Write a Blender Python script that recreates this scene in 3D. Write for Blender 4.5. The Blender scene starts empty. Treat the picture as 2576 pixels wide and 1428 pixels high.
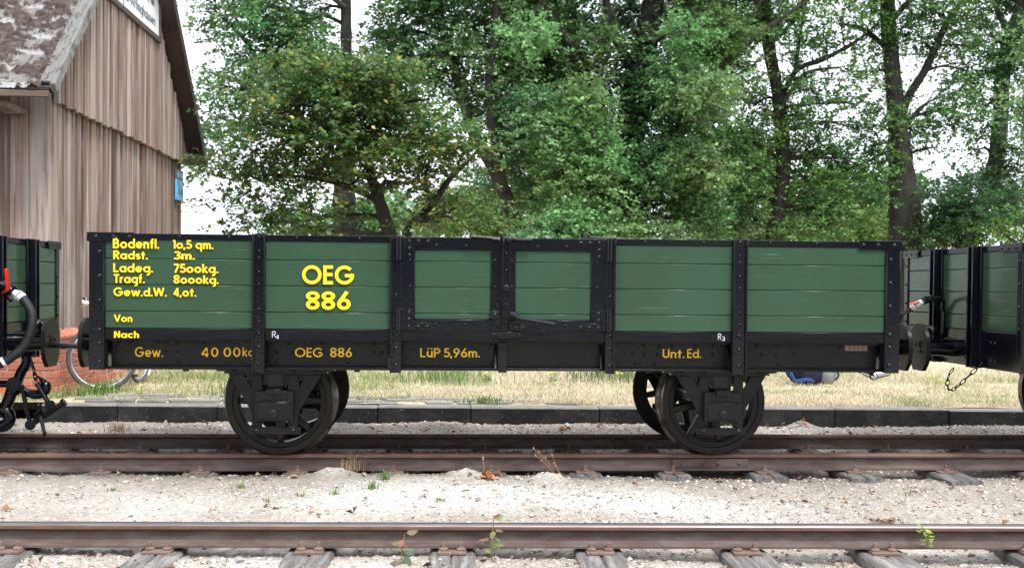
import bpy, bmesh, math, random
import numpy as np
from mathutils import Vector, Matrix, noise as mnoise
random.seed(7); rng = np.random.default_rng(11)
S = bpy.context.scene
COL = S.collection
R_ = math.radians

# ------------------------------------------------------------------ camera
CAMP = np.array([-0.41203, -8.60472, 1.16398])
CR = np.array([0.99806111, -0.06160671, 0.00886765])
CU = np.array([-0.00766914, 0.01966337, 0.99977724])
CF = np.array([0.06176736, 0.99790679, -0.01915278])
FOC, CX, CY = 2929.04, 1288.0, 775.39
cd = bpy.data.cameras.new('camera'); cam = bpy.data.objects.new('camera', cd); COL.objects.link(cam)
cd.sensor_width = 36; cd.lens = FOC / 2576 * 36; cd.shift_y = 61.39 / 2576
cd.clip_start = 0.05; cd.clip_end = 2000
M = Matrix([[CR[i], CU[i], -CF[i], CAMP[i]] for i in range(3)] + [[0, 0, 0, 1]])
cam.matrix_world = M
S.camera = cam
cd.dof.use_dof = True; cd.dof.focus_distance = 7.7; cd.dof.aperture_fstop = 5.6

# ------------------------------------------------------------------ sky and sun (bright thin overcast)
SUN_EL, SUN_AZ = R_(56), R_(148)      # azimuth: clockwise from +Y
w = bpy.data.worlds.new('World'); S.world = w; w.use_nodes = True
nt = w.node_tree; nt.nodes.clear()
sky = nt.nodes.new('ShaderNodeTexSky'); sky.sky_type = 'NISHITA'; sky.sun_disc = False
sky.sun_elevation = SUN_EL; sky.sun_rotation = SUN_AZ; sky.dust_density = 4
mixn = nt.nodes.new('ShaderNodeMixRGB'); mixn.inputs[0].default_value = 0.82
mixn.inputs[2].default_value = (12.2, 12.9, 14.0, 1)      # white cloud veil
bg = nt.nodes.new('ShaderNodeBackground'); bg.inputs[1].default_value = 0.1
wo = nt.nodes.new('ShaderNodeOutputWorld')
nt.links.new(sky.outputs[0], mixn.inputs[1]); nt.links.new(mixn.outputs[0], bg.inputs[0]); nt.links.new(bg.outputs[0], wo.inputs[0])
ld = bpy.data.lights.new('sun', 'SUN'); ld.energy = 2.0; ld.angle = R_(14); ld.color = (1, .985, .96)
sun = bpy.data.objects.new('sun', ld); COL.objects.link(sun)
sdir = Vector((math.sin(SUN_AZ) * math.cos(SUN_EL), math.cos(SUN_AZ) * math.cos(SUN_EL), math.sin(SUN_EL)))
sun.rotation_euler = sdir.to_track_quat('Z', 'Y').to_euler()
S.view_settings.view_transform = 'Standard'; S.view_settings.look = 'None'
S.view_settings.exposure = 0.85; S.view_settings.gamma = 1
S.cycles.max_bounces = 8; S.cycles.diffuse_bounces = 4; S.cycles.transparent_max_bounces = 8

def W(x, y, Y):
    """photo pixel (2576 wide) -> point on the plane at that depth Y"""
    v = CF + CR * (x - CX) / FOC - CU * (y - CY) / FOC
    return CAMP + v * ((Y - CAMP[1]) / v[1])

# ------------------------------------------------------------------ materials
def mat(name, col, rough=.6, metal=0, noise=None, bump=None, tint=False, spec=.5, trans=0, coat=0, noise2=None):
    m = bpy.data.materials.new(name); m.use_nodes = True
    t = m.node_tree; N = t.nodes; L = t.links
    b = N['Principled BSDF']; b.inputs['Roughness'].default_value = rough; b.inputs['Metallic'].default_value = metal
    b.inputs['Specular IOR Level'].default_value = spec; b.inputs['Coat Weight'].default_value = coat
    tc = N.new('ShaderNodeTexCoord')
    def nz(scale, detail=6, stretch=(1, 1, 1), rg=.6):
        mp = N.new('ShaderNodeMapping'); mp.inputs['Scale'].default_value = stretch
        L.new(tc.outputs['Object'], mp.inputs[0])
        n = N.new('ShaderNodeTexNoise'); n.inputs['Scale'].default_value = scale; n.inputs['Detail'].default_value = detail
        n.inputs['Roughness'].default_value = rg
        L.new(mp.outputs[0], n.inputs['Vector']); return n.outputs['Fac']
    out = None
    if tint:
        a = N.new('ShaderNodeAttribute'); a.attribute_name = 'tint'; out = a.outputs['Color']
    else:
        c = N.new('ShaderNodeRGB'); c.outputs[0].default_value = (*col, 1); out = c.outputs[0]
    for q in (noise, noise2):
        if not q: continue
        f = nz(q['scale'], q.get('detail', 6), q.get('stretch', (1, 1, 1)))
        r = N.new('ShaderNodeMapRange'); r.inputs[1].default_value = q.get('lo', .4); r.inputs[2].default_value = q.get('hi', .6)
        L.new(f, r.inputs[0])
        mx = N.new('ShaderNodeMixRGB'); mx.blend_type = q.get('mode', 'MIX'); L.new(r.outputs[0], mx.inputs[0])
        L.new(out, mx.inputs[1]); mx.inputs[2].default_value = (*q['col'], 1)
        if q.get('amt', 1) < 1:
            k = N.new('ShaderNodeMath'); k.operation = 'MULTIPLY'; k.inputs[1].default_value = q['amt']
            L.new(r.outputs[0], k.inputs[0]); L.new(k.outputs[0], mx.inputs[0])
        out = mx.outputs[0]
    L.new(out, b.inputs['Base Color'])
    if bump:
        f = nz(bump[0], 5, bump[3] if len(bump) > 3 else (1, 1, 1))
        bn = N.new('ShaderNodeBump'); bn.inputs['Strength'].default_value = bump[1]; bn.inputs['Distance'].default_value = bump[2]
        L.new(f, bn.inputs['Height']); L.new(bn.outputs[0], b.inputs['Normal'])
    if trans:
        tr = N.new('ShaderNodeBsdfTranslucent'); L.new(out, tr.inputs[0])
        ms = N.new('ShaderNodeMixShader'); ms.inputs[0].default_value = trans
        L.new(b.outputs[0], ms.inputs[1]); L.new(tr.outputs[0], ms.inputs[2])
        L.new(ms.outputs[0], N['Material Output'].inputs[0])
    return m

GREEN = mat('green_paint', (.032, .068, .037), .2, spec=.45, noise=dict(scale=2.0, col=(.3, .4, .33), lo=.645, hi=.69, amt=.3, stretch=(1.3, 1, 60), detail=4),
            noise2=dict(scale=1.4, col=(.034, .08, .047), lo=.4, hi=.65), bump=(3, .05, .01, (1, 1, 14)))
BLACK = mat('black_paint', (.003, .0038, .0075), .17, spec=.45, noise=dict(scale=5, col=(.006, .006, .007), lo=.48, hi=.7), bump=(45, .22, .004))
PLATEM = mat('buffer_black', (.006, .006, .0065), .38, spec=.2, noise=dict(scale=9, col=(.013, .012, .010), lo=.45, hi=.65), bump=(40, .3, .003))
IRON = mat('axle_guard_paint', (.007, .0073, .0095), .28, spec=.4, noise=dict(scale=7, col=(.014, .012, .011), lo=.48, hi=.68), bump=(35, .3, .004))
BLACKW = mat('black_painted_timber', (.0025, .003, .0055), .3, spec=.3, noise=dict(scale=4, col=(.009, .009, .0095), lo=.45, hi=.7, stretch=(1, 1, 8)), bump=(12, .2, .004, (1, 1, 10)))
BLACKF = mat('black_frame_paint', (.0055, .0058, .0075), .25, spec=.42, noise=dict(scale=4, col=(.012, .011, .0095), lo=.45, hi=.7), bump=(45, .5, .005))
WHEELM = mat('wheel_black', (.0065, .006, .006), .3, spec=.42, noise=dict(scale=6, col=(.012, .0105, .009), lo=.45, hi=.7), bump=(30, .25, .004))
TREAD = mat('wheel_tread', (.2, .175, .155), .34, .7, noise=dict(scale=8, col=(.03, .025, .022), lo=.4, hi=.6))
YELLOW = mat('yellow_lettering', (.87, .69, .008), .45)
ORANGE = mat('orange_outline', (.7, .25, .015), .5)
AMBER = mat('amber_lettering', (.95, .56, .02), .5)
CHALK = mat('chalk', (.6, .65, .7), .9)
RUST = mat('rail_rust', (.085, .053, .044), .75, noise=dict(scale=5, col=(.13, .1, .088), lo=.4, hi=.62, stretch=(1, 2, 4)),
           noise2=dict(scale=90, col=(.24, .2, .18), lo=.62, hi=.72, amt=.6), bump=(120, .4, .004))
RUSTH = mat('rail_head_rust', (.16, .075, .048), .6, noise=dict(scale=6, col=(.1, .055, .042), lo=.4, hi=.62, stretch=(1, 1, 3)), bump=(120, .3, .003))
STEEL = mat('polished_rail', (.2, .175, .175), .42, .85, noise=dict(scale=14, col=(.14, .115, .11), lo=.4, hi=.7, stretch=(.3, 6, 1)))
RUSTB = mat('fastening_rust', (.15, .09, .07), .75, noise=dict(scale=20, col=(.2, .14, .11), lo=.4, hi=.6), bump=(80, .5, .005))
TIE = mat('sleeper_wood', (.16, .145, .132), .85, noise=dict(scale=5, col=(.09, .085, .08), lo=.42, hi=.62, stretch=(9, .8, 6)),
          noise2=dict(scale=3, col=(.34, .32, .295), lo=.48, hi=.72, stretch=(7, .7, 3)), bump=(8, .8, .02, (8, .7, 6)))
TIED = mat('dark_sleeper_wood', (.17, .165, .155), .85, noise=dict(scale=5, col=(.085, .082, .078), lo=.42, hi=.62, stretch=(9, .8, 6)),
           noise2=dict(scale=3, col=(.28, .27, .255), lo=.48, hi=.72, stretch=(7, .7, 3)), bump=(8, .8, .02, (8, .7, 6)))
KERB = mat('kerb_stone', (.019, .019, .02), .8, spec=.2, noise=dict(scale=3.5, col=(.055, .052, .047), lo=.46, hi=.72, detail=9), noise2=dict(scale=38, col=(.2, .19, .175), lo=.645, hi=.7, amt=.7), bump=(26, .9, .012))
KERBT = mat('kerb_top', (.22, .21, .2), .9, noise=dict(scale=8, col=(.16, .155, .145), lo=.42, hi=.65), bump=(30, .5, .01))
SAND = mat('sandy_ballast', (.45, .4, .345), .95, noise=dict(scale=60, col=(.27, .23, .195), lo=.46, hi=.6), noise2=dict(scale=.75, col=(.62, .59, .54), lo=.47, hi=.62, amt=.8), bump=(90, .6, .01))
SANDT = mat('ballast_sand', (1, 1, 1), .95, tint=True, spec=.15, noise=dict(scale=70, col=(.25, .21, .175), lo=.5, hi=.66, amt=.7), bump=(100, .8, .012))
SOIL = mat('dry_turf', (.52, .43, .30), .95, noise=dict(scale=9, col=(.3, .29, .13), lo=.48, hi=.66), bump=(30, .6, .02))
FIELD = mat('meadow', (.12, .15, .05), .95, noise=dict(scale=.3, col=(.2, .17, .09), lo=.4, hi=.6))
TINT = mat('tinted_matter', (1, 1, 1), .85, tint=True, spec=.2)
LEAF = mat('leaf', (1, 1, 1), .42, tint=True, spec=.45, trans=.36)
GRASSM = mat('grass_blade', (1, 1, 1), .7, tint=True, spec=.2, trans=.3)
BARK = mat('bark', (.04, .034, .027), .9, noise=dict(scale=5, col=(.024, .022, .019), lo=.42, hi=.6, stretch=(3, 3, .5)), noise2=dict(scale=2, col=(.05, .052, .034), lo=.5, hi=.7, amt=.6), bump=(9, .9, .06, (2.5, 2.5, .45)))
BOARD = mat('weathered_boards', (1, 1, 1), .85, tint=True, spec=.2, noise=dict(scale=4, col=(.10, .066, .052), lo=.5, hi=.72, stretch=(6, 6, .35), amt=.8),
            noise2=dict(scale=2.6, col=(.46, .42, .41), lo=.5, hi=.72, stretch=(9, 9, .3), amt=.75), bump=(7, .5, .012, (7, 7, .4)))
GREYWOOD = mat('grey_barge_wood', (.19, .182, .172), .85, noise=dict(scale=5, col=(.085, .075, .065), lo=.5, hi=.62, stretch=(5, 1.2, 1.2), detail=9), noise2=dict(scale=9, col=(.3, .29, .28), lo=.56, hi=.7, stretch=(6, 1, 1)), bump=(9, 1, .03, (5, 1, 1)))
BROWNWOOD = mat('brown_eaves_wood', (.15, .105, .08), .85, spec=.2, noise=dict(scale=6, col=(.28, .24, .21), lo=.5, hi=.68, stretch=(.5, 2, 4)), bump=(9, .6, .02, (.6, 2, 5)))
SOFFIT = mat('soffit_brown', (.034, .017, .018), .6, noise=dict(scale=3, col=(.05, .027, .027), lo=.45, hi=.65))
BRICK = mat('red_brick', (1, 1, 1), .85, tint=True, spec=.2, noise=dict(scale=16, col=(.2, .075, .05), lo=.5, hi=.75, amt=.7), bump=(60, .4, .006))
MORTAR = mat('mortar', (.42, .38, .33), .95, noise=dict(scale=20, col=(.28, .25, .22), lo=.4, hi=.6))
ROOFM = mat('mossy_tiles', (.45, .44, .43), .95, noise=dict(scale=5.5, col=(.058, .037, .028), lo=.44, hi=.52, detail=8), noise2=dict(scale=22, col=(.03, .022, .018), lo=.6, hi=.7, amt=.6), bump=(14, 1, .06))
WHITE = mat('white_enamel', (.82, .83, .84), .35)
SIGNBLACK = mat('sign_ink', (.1, .12, .17), .6)
SIGNWOOD = mat('sign_frame_wood', (.075, .05, .045), .8, noise=dict(scale=12, col=(.2, .16, .14), lo=.55, hi=.7, stretch=(1, .4, 2)), bump=(20, .5, .01))
SKYBLUE = mat('light_blue_enamel', (.12, .47, .78), .4)
SIGNGREY = mat('sign_grey', (.12, .11, .12), .5)
RUBBER = mat('black_rubber', (.013, .013, .015), .55, spec=.3, noise=dict(scale=20, col=(.02, .02, .021), lo=.4, hi=.6))
TYRE = mat('bicycle_tyre', (.07, .07, .078), .75, bump=(60, .3, .004))
ALU = mat('aluminium', (.72, .72, .73), .25, .9)
CHROME = mat('chrome', (.75, .75, .74), .12, 1)
RED = mat('red_handle', (.62, .018, .012), .35)
WHITEP = mat('white_paint', (.75, .75, .76), .5)
PINK = mat('label_plate', (.5, .36, .31), .6)
NAVY = mat('navy_cloth', (.005, .011, .035), .85, bump=(30, .4, .01))
BLUE = mat('blue_cloth', (.008, .033, .13), .8, bump=(30, .4, .01))
GREYCLOTH = mat('grey_cloth', (.23, .24, .245), .85, bump=(18, .6, .02))
COBBLE = mat('cobble', (1, 1, 1), .9, tint=True, spec=.2, bump=(30, .5, .01))
MOSSM = mat('moss', (1, 1, 1), 1, tint=True, spec=.1, bump=(40, .8, .02))

# ------------------------------------------------------------------ mesh builder
class MB:
    def __init__(s): s.v = []; s.f = []; s.m = []; s.t = []; s.mi = 0; s.tint = (1, 1, 1)
    def add(s, vs, fs):
        o = len(s.v); s.v += [tuple(map(float, p)) for p in vs]; s.t += [s.tint] * len(vs)
        s.f += [tuple(i + o for i in f) for f in fs]; s.m += [s.mi] * len(fs)
    def box(s, x0, x1, y0, y1, z0, z1, mtx=None):
        vs = [(x, y, z) for z in (z0, z1) for y in (y0, y1) for x in (x0, x1)]
        if mtx is not None: vs = [mtx @ Vector(p) for p in vs]
        s.add(vs, [(0, 2, 3, 1), (4, 5, 7, 6), (0, 1, 5, 4), (2, 6, 7, 3), (0, 4, 6, 2), (1, 3, 7, 5)])
    def prism(s, pts, axis, a, b):
        """extrude 2-D outline along an axis ('x': pts are y,z; 'y': x,z; 'z': x,y)"""
        n = len(pts)
        def mk(p, c): return {'x': (c, p[0], p[1]), 'y': (p[0], c, p[1]), 'z': (p[0], p[1], c)}[axis]
        vs = [mk(p, a) for p in pts] + [mk(p, b) for p in pts]
        s.add(vs, [tuple(range(n))[::-1], tuple(range(n, 2 * n))] + [(i, (i + 1) % n, n + (i + 1) % n, n + i) for i in range(n)])
    def tube(s, pts, rad, n=8, cap=True, flat=1):
        pts = [Vector(p) for p in pts]; k = len(pts)
        if not hasattr(rad, '__len__'): rad = [rad] * k
        T = [(pts[min(i + 1, k - 1)] - pts[max(i - 1, 0)]).normalized() for i in range(k)]
        a = Vector((0, 0, 1)) if abs(T[0].z) < .9 else Vector((1, 0, 0))
        u = T[0].cross(a).normalized(); vs = []
        for i in range(k):
            u = (u - T[i] * u.dot(T[i])).normalized(); v = T[i].cross(u)
            for j in range(n):
                g = 2 * math.pi * j / n
                vs.append(pts[i] + (u * math.cos(g) + v * math.sin(g) * flat) * rad[i])
        fs = [(i * n + j, i * n + (j + 1) % n, (i + 1) * n + (j + 1) % n, (i + 1) * n + j) for i in range(k - 1) for j in range(n)]
        if cap: fs += [tuple(range(n))[::-1], tuple(range((k - 1) * n, k * n))]
        s.add(vs, fs)
    def lathe(s, prof, c, axis='y', n=40, closed=True):
        """prof: list of (along, radius)"""
        vs = []; k = len(prof)
        for a, r in prof:
            for j in range(n):
                g = 2 * math.pi * j / n; p, q = r * math.cos(g), r * math.sin(g)
                vs.append({'y': (c[0] + p, c[1] + a, c[2] + q), 'x': (c[0] + a, c[1] + p, c[2] + q), 'z': (c[0] + p, c[1] + q, c[2] + a)}[axis])
        rng_ = range(k) if closed else range(k - 1)
        fs = [(i * n + j, i * n + (j + 1) % n, ((i + 1) % k) * n + (j + 1) % n, ((i + 1) % k) * n + j) for i in rng_ for j in range(n)]
        if not closed: fs += [tuple(range(n))[::-1], tuple(range((k - 1) * n, k * n))]
        s.add(vs, fs)
    def dome(s, c, r, nrm=(0, -1, 0), h=.6, n=8):
        d = Vector(nrm).normalized(); q = d.to_track_quat('Z', 'Y'); c = Vector(c); vs = []
        for a, b in ((1, 0), (.8, .6 * h), (.45, .9 * h)):
            for j in range(n):
                g = 2 * math.pi * j / n; vs.append(c + q @ Vector((r * a * math.cos(g), r * a * math.sin(g), r * b)))
        vs.append(c + d * r * h)
        fs = [(i * n + j, i * n + (j + 1) % n, (i + 1) * n + (j + 1) % n, (i + 1) * n + j) for i in range(2) for j in range(n)]
        fs += [(2 * n + j, 2 * n + (j + 1) % n, 3 * n) for j in range(n)]
        s.add(vs, fs)
    def ball(s, c, r, n=12, sc=(1, 1, 1)):
        prof = [(-r * math.cos(math.pi * i / n) * sc[2], max(1e-4, r * math.sin(math.pi * i / n))) for i in range(n + 1)]
        o = len(s.v); s.lathe(prof, (0, 0, 0), 'z', n + 4, False)
        s.v[o:] = [(x * sc[0] + c[0], y * sc[1] + c[1], z + c[2]) for x, y, z in s.v[o:]]
    def torus(s, c, R, r, axis='y', n=48, m=8, mtx=None):
        vs = []
        for i in range(n):
            g = 2 * math.pi * i / n
            for j in range(m):
                h = 2 * math.pi * j / m; a = R + r * math.cos(h); b = r * math.sin(h)
                p = {'y': (a * math.cos(g), b, a * math.sin(g)), 'x': (b, a * math.cos(g), a * math.sin(g)), 'z': (a * math.cos(g), a * math.sin(g), b)}[axis]
                p = Vector(p)
                if mtx is not None: p = mtx @ p
                vs.append(p + Vector(c))
        s.add(vs, [(i * m + j, i * m + (j + 1) % m, ((i + 1) % n) * m + (j + 1) % m, ((i + 1) % n) * m + j) for i in range(n) for j in range(m)])
    def build(s, name, mats, parent=None, bevel=0, smooth=True, angle=40, loc=None):
        if not isinstance(mats, (list, tuple)): mats = [mats]
        me = bpy.data.meshes.new(name); me.from_pydata(s.v, [], s.f)
        for x in mats: me.materials.append(x)
        me.polygons.foreach_set('material_index', s.m)
        if any(t != (1, 1, 1) for t in s.t):
            a = me.attributes.new('tint', 'FLOAT_COLOR', 'POINT'); a.data.foreach_set('color', np.array([(*t, 1) for t in s.t], 'f').ravel())
        bm = bmesh.new(); bm.from_mesh(me); bmesh.ops.recalc_face_normals(bm, faces=bm.faces); bm.to_mesh(me); bm.free()
        if smooth:
            me.polygons.foreach_set('use_smooth', [True] * len(me.polygons)); me.set_sharp_from_angle(angle=R_(angle))
        o = bpy.data.objects.new(name, me); COL.objects.link(o)
        if bevel:
            b = o.modifiers.new('bevel', 'BEVEL'); b.width = bevel; b.segments = 1; b.limit_method = 'ANGLE'; b.angle_limit = R_(50)
            b.harden_normals = False
        if parent is not None: o.parent = parent
        if loc is not None: o.location = loc
        return o

def nmesh(name, v, nf, k, material, tint=None, parent=None, smooth=False):
    """numpy mesh: v (N,3); faces are consecutive runs of k vertices (nf of them)"""
    me = bpy.data.meshes.new(name); me.vertices.add(len(v)); me.vertices.foreach_set('co', np.ascontiguousarray(v, 'f').ravel())
    idx = nf if isinstance(nf, np.ndarray) else np.arange(nf * k).reshape(nf, k)
    me.loops.add(idx.size); me.loops.foreach_set('vertex_index', idx.astype('i').ravel())
    me.polygons.add(len(idx)); me.polygons.foreach_set('loop_start', (np.arange(len(idx)) * k).astype('i'))
    me.update(calc_edges=True); me.materials.append(material)
    if tint is not None:
        a = me.attributes.new('tint', 'FLOAT_COLOR', 'POINT'); a.data.foreach_set('color', np.concatenate([tint, np.ones((len(tint), 1))], 1).astype('f').ravel())
    if smooth: me.polygons.foreach_set('use_smooth', np.ones(len(idx), bool))
    o = bpy.data.objects.new(name, me); COL.objects.link(o)
    if parent is not None: o.parent = parent
    return o

def tag(o, label=None, cat=None, group=None, kind=None):
    if label: o['label'] = label
    if cat: o['category'] = cat
    if group: o['group'] = group
    if kind: o['kind'] = kind
    return o
def empty(name, loc, rz=0):
    o = bpy.data.objects.new(name, None); COL.objects.link(o); o.location = loc; o.rotation_euler = (0, 0, rz); o.empty_display_size = .2; return o
def smooth_path(pts, k=6):
    P = [Vector(p) for p in pts]; out = []
    for i in range(len(P) - 1):
        a, b, c, d = P[max(i - 1, 0)], P[i], P[i + 1], P[min(i + 2, len(P) - 1)]
        for j in range(k):
            t = j / k
            out.append(.5 * ((2 * b) + (c - a) * t + (2 * a - 5 * b + 4 * c - d) * t * t + (3 * b - a - 3 * c + d) * t ** 3))
    return out + [P[-1]]

# ------------------------------------------------------------------ lettering: painted strokes, own geometric alphabet
def arc(cx, cy, rx, ry, a0, a1, n=16):
    return [(cx + rx * math.cos(R_(a0 + (a1 - a0) * i / n)), cy + ry * math.sin(R_(a0 + (a1 - a0) * i / n))) for i in range(n + 1)]
def glyph(ch, w):
    h = w / 2; X = .68; r = X / 2 - h; cy = X / 2; c = r + h; B = 2 * r + w; D = -.3
    st = lambda x, a, b: [(x, a), (x, b)]
    ring = arc(c, cy, r, r, 0, 360, 28)
    Rc = .5 - h
    g = {
     'l': ([st(h, 0, 1)], w), 'i': ([st(h, 0, X), st(h, .84, .84 + w)], w), 'o': ([ring], B),
     'd': ([ring, st(B - h, 0, 1)], B), 'a': ([ring, st(B - h, 0, X)], B), 'b': ([ring, st(h, 0, 1)], B),
     'q': ([ring, st(B - h, D, X)], B), 'g': ([ring, [(B - h, X), (B - h, -.08)] + arc(B - h - .17, -.08, .17, .18, 0, -118, 8)[1:]], B),
     'e': ([arc(c, cy, r, r, 0, 318, 24), [(h, cy), (B - h * .2, cy)]], B), 'c': ([arc(c, cy, r, r, 48, 312, 22)], B * .86),
     'n': ([st(h, 0, X), arc(h + .19, X - h - .19, .19, .19, 180, 0, 10) + [(h + .38, 0)]], .38 + w),
     'h': ([st(h, 0, 1), arc(h + .19, X - h - .19, .19, .19, 180, 0, 10) + [(h + .38, 0)]], .38 + w),
     'm': ([st(h, 0, X), arc(h + .165, X - h - .165, .165, .165, 180, 0, 10) + [(h + .33, 0)], arc(h + .495, X - h - .165, .165, .165, 180, 0, 10) + [(h + .66, 0)]], .66 + w),
     'u': ([st(.38 + h, 0, X), [(h, X)] + arc(h + .19, h + .19, .19, .19, 180, 360, 10)], .38 + w),
     'r': ([st(h, 0, X), arc(h + .17, X - h - .17, .17, .17, 180, 60, 8)], .3 + w * .4),
     't': ([st(.12 + h, 0, .9), [(0, X - h), (.24 + w, X - h)]], .24 + w), 
     'f': ([[(.1 + h, 0), (.1 + h, .8)] + arc(.1 + h + .13, 1 - h - .13 + .02, .13, .13, 180, 70, 8), [(0, X - h), (.2 + w, X - h)]], .22 + w),
     'k': ([st(h, 0, 1), [(h, .26), (.45, X)], [(.18, .36), (.5, 0)]], .52),
     's': ([arc(.24, X - h - .135, .15, .135, 40, 250, 12) + arc(.24, h + .135, .16, .135, 75, -140, 12)], .44),
     'w': ([[(h * .6, X), (.26, 0), (.45, X * .95), (.64, 0), (.9 - h * .6, X)]], .9),
     '.': ([st(h, 0, w)], w), ',': ([[(h, w), (h * .3, -.12)]], w), '-': ([[(0, .32), (.3, .32)]], .3),
     'B': ([st(h, 0, 1), [(h, 1 - h), (.3, 1 - h)] + arc(.3, .765 - h * .5, .2, .235 - h * .5, 90, -90, 10) + [(h, .53 - h * 0)], [(h, .53), (.33, .53)] + arc(.33, .265 + h * .5, .225, .265 - h * .5, 90, -90, 10) + [(h, h)]], .56 + h),
     'R': ([st(h, 0, 1), [(h, 1 - h), (.3, 1 - h)] + arc(.3, .74 - h * .3, .22, .26 - h * .7, 90, -90, 10) + [(h, .48)], [(.26, .48), (.56, 0)]], .6),
     'P': ([st(h, 0, 1), [(h, 1 - h), (.3, 1 - h)] + arc(.3, .72 - h * .3, .23, .28 - h * .7, 90, -90, 10) + [(h, .45)]], .53 + h),
     'L': ([[(h, 1), (h, h), (.5, h)]], .5), 'E': ([[(.5, 1 - h), (h, 1 - h), (h, h), (.5, h)], [(h, .52), (.48, .52)]], .5),
     'T': ([st(.3, 0, 1), [(0, 1 - h), (.6, 1 - h)]], .56), 'V': ([[(h * .6, 1), (.38, .04), (.76 - h * .6, 1)]], .76),
     'W': ([[(h * .6, 1), (.3, .04), (.56, .96), (.82, .04), (1.12 - h * .6, 1)]], 1.12), 'N': ([[(h, 0), (h, .97), (.66 - h, .03), (.66 - h, 1)]], .66),
     'U': ([[(h, 1)] + arc(.32, .33, .32 - h, .33 - h, 180, 360, 12) + [(.64 - h, 1)]], .64),
     'A': ([[(h * .6, 0), (.38, .96), (.76 - h * .6, 0)], [(.17, .3), (.6, .3)]], .76), 'S': ([arc(.29, .73, .2, .27 - h, 40, 255, 12) + arc(.29, .25, .22, .25 - h, 80, -140, 12)], .55),
     'O': ([arc(.5, .5, Rc, Rc, 0, 360, 36)], 1.0), 'G': ([arc(.5, .5, Rc, Rc, 42, 357, 32) + [(1 - h * .7, .47)], [(.52, .47), (1.0, .47)]], 1.0),
     'Z': ([arc(.3, .5, .3 - h * .7, .5 - h, 0, 360, 32)], .6), '1': ([[(.06, .86), (.24, .97), (.24, 0)]], .24 + h),
     '2': ([arc(.29, .72, .23, .28 - h, 165, -20, 12) + [(h, h), (.54, h)]], .56), '3': ([arc(.27, .745, .2, .255 - h, 150, -90, 12), arc(.26, .27, .245, .27 - h, 90, -150, 14)], .53),
     '4': ([[(.56, .26), (.04, .26), (.42, .98)], st(.42, 0, .98)], .58), '5': ([[(.5, 1 - h), (.16, 1 - h), (.11, .56)] + arc(.27, .32, .25, .32 - h, 120, -150, 14)], .54),
     '6': ([arc(.3, .31, .3 - h, .31 - h, 0, 360, 24), [(.44, 1), (.05 + h * .6, .42)]], .6), '7': ([[(.02, 1 - h), (.5, 1 - h), (.16, 0)]], .52),
     '8': ([arc(.3, .745, .22, .255 - h, 0, 360, 20), arc(.3, .275, .3 - h, .275 - h, 0, 360, 24)], .6), '9': ([arc(.3, .69, .3 - h, .31 - h, 0, 360, 24), [(.16, 0), (.55 - h * .6, .58)]], .6),
    }
    if ch == '0': return g['Z']
    if ch == 'ü': return ([*g['u'][0], st(.1 + h * .4, .86, .86 + w), st(.42, .86, .86 + w)], g['u'][1])
    return g[ch]
def ribbon(mb, pts, w, put, lift):
    Q = [Vector(p) for p in pts]
    for i in range(1, len(Q) - 1):          # break the stroke at sharp corners
        a, b = Q[i] - Q[i - 1], Q[i + 1] - Q[i]
        if a.length and b.length and a.angle(b) > R_(100):
            ribbon(mb, pts[:i + 1], w, put, lift); ribbon(mb, pts[i:], w, put, lift + .00035); return
    P = Q; n = len(P); closed = (P[0] - P[-1]).length < 1e-6 and n > 3
    if closed: P = P[:-1]; n -= 1
    A = []
    for i in range(n):
        p = P[i - 1] if (i or closed) else None; q = P[(i + 1) % n] if (i < n - 1 or closed) else None
        d1 = (P[i] - p).normalized() if p is not None else None; d2 = (q - P[i]).normalized() if q is not None else None
        if d1 is None: d1 = d2
        if d2 is None: d2 = d1
        t = (d1 + d2); t = t.normalized() if t.length > 1e-3 else d1
        nn = Vector((-t.y, t.x)); k = w / 2 / max(.35, nn.dot(Vector((-d1.y, d1.x))))
        A.append((P[i] + nn * k, P[i] - nn * k))
    vs = [put(a.x, a.y, lift) for pr in A for a in pr]
    m = n if closed else n - 1
    mb.add(vs, [(2 * i, 2 * i + 1, (2 * i + 3) % (2 * n), (2 * i + 2) % (2 * n)) for i in range(m)])
def text(mb, s, o, ex, en, width, cap, wt=.175, gap=.1, outline=0, spread=True):
    """paint string s from point o along ex; en is the outward normal; width and cap height in metres"""
    o, ex, en = Vector(o), Vector(ex), Vector(en); ez = Vector((0, 0, 1))
    adv = 0; L = []
    for ch in s:
        if ch == ' ': adv += .34; continue
        st, a = glyph(ch, wt); L.append((st, adv)); adv += a + gap
    adv -= gap; sx = width / (adv * cap) if spread else 1
    i = 0
    for st, x in L:
        for q in st:
            i += 1
            put = lambda px, py, lift, x=x: o + ex * ((px + x) * cap * sx) + ez * (py * cap) + en * lift
            if outline: mb.mi = 1; ribbon(mb, q, wt + outline / cap, put, .0001 * (i % 7)); mb.mi = 0
            ribbon(mb, q, wt, put, .0012 + .0001 * (i % 7))

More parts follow.
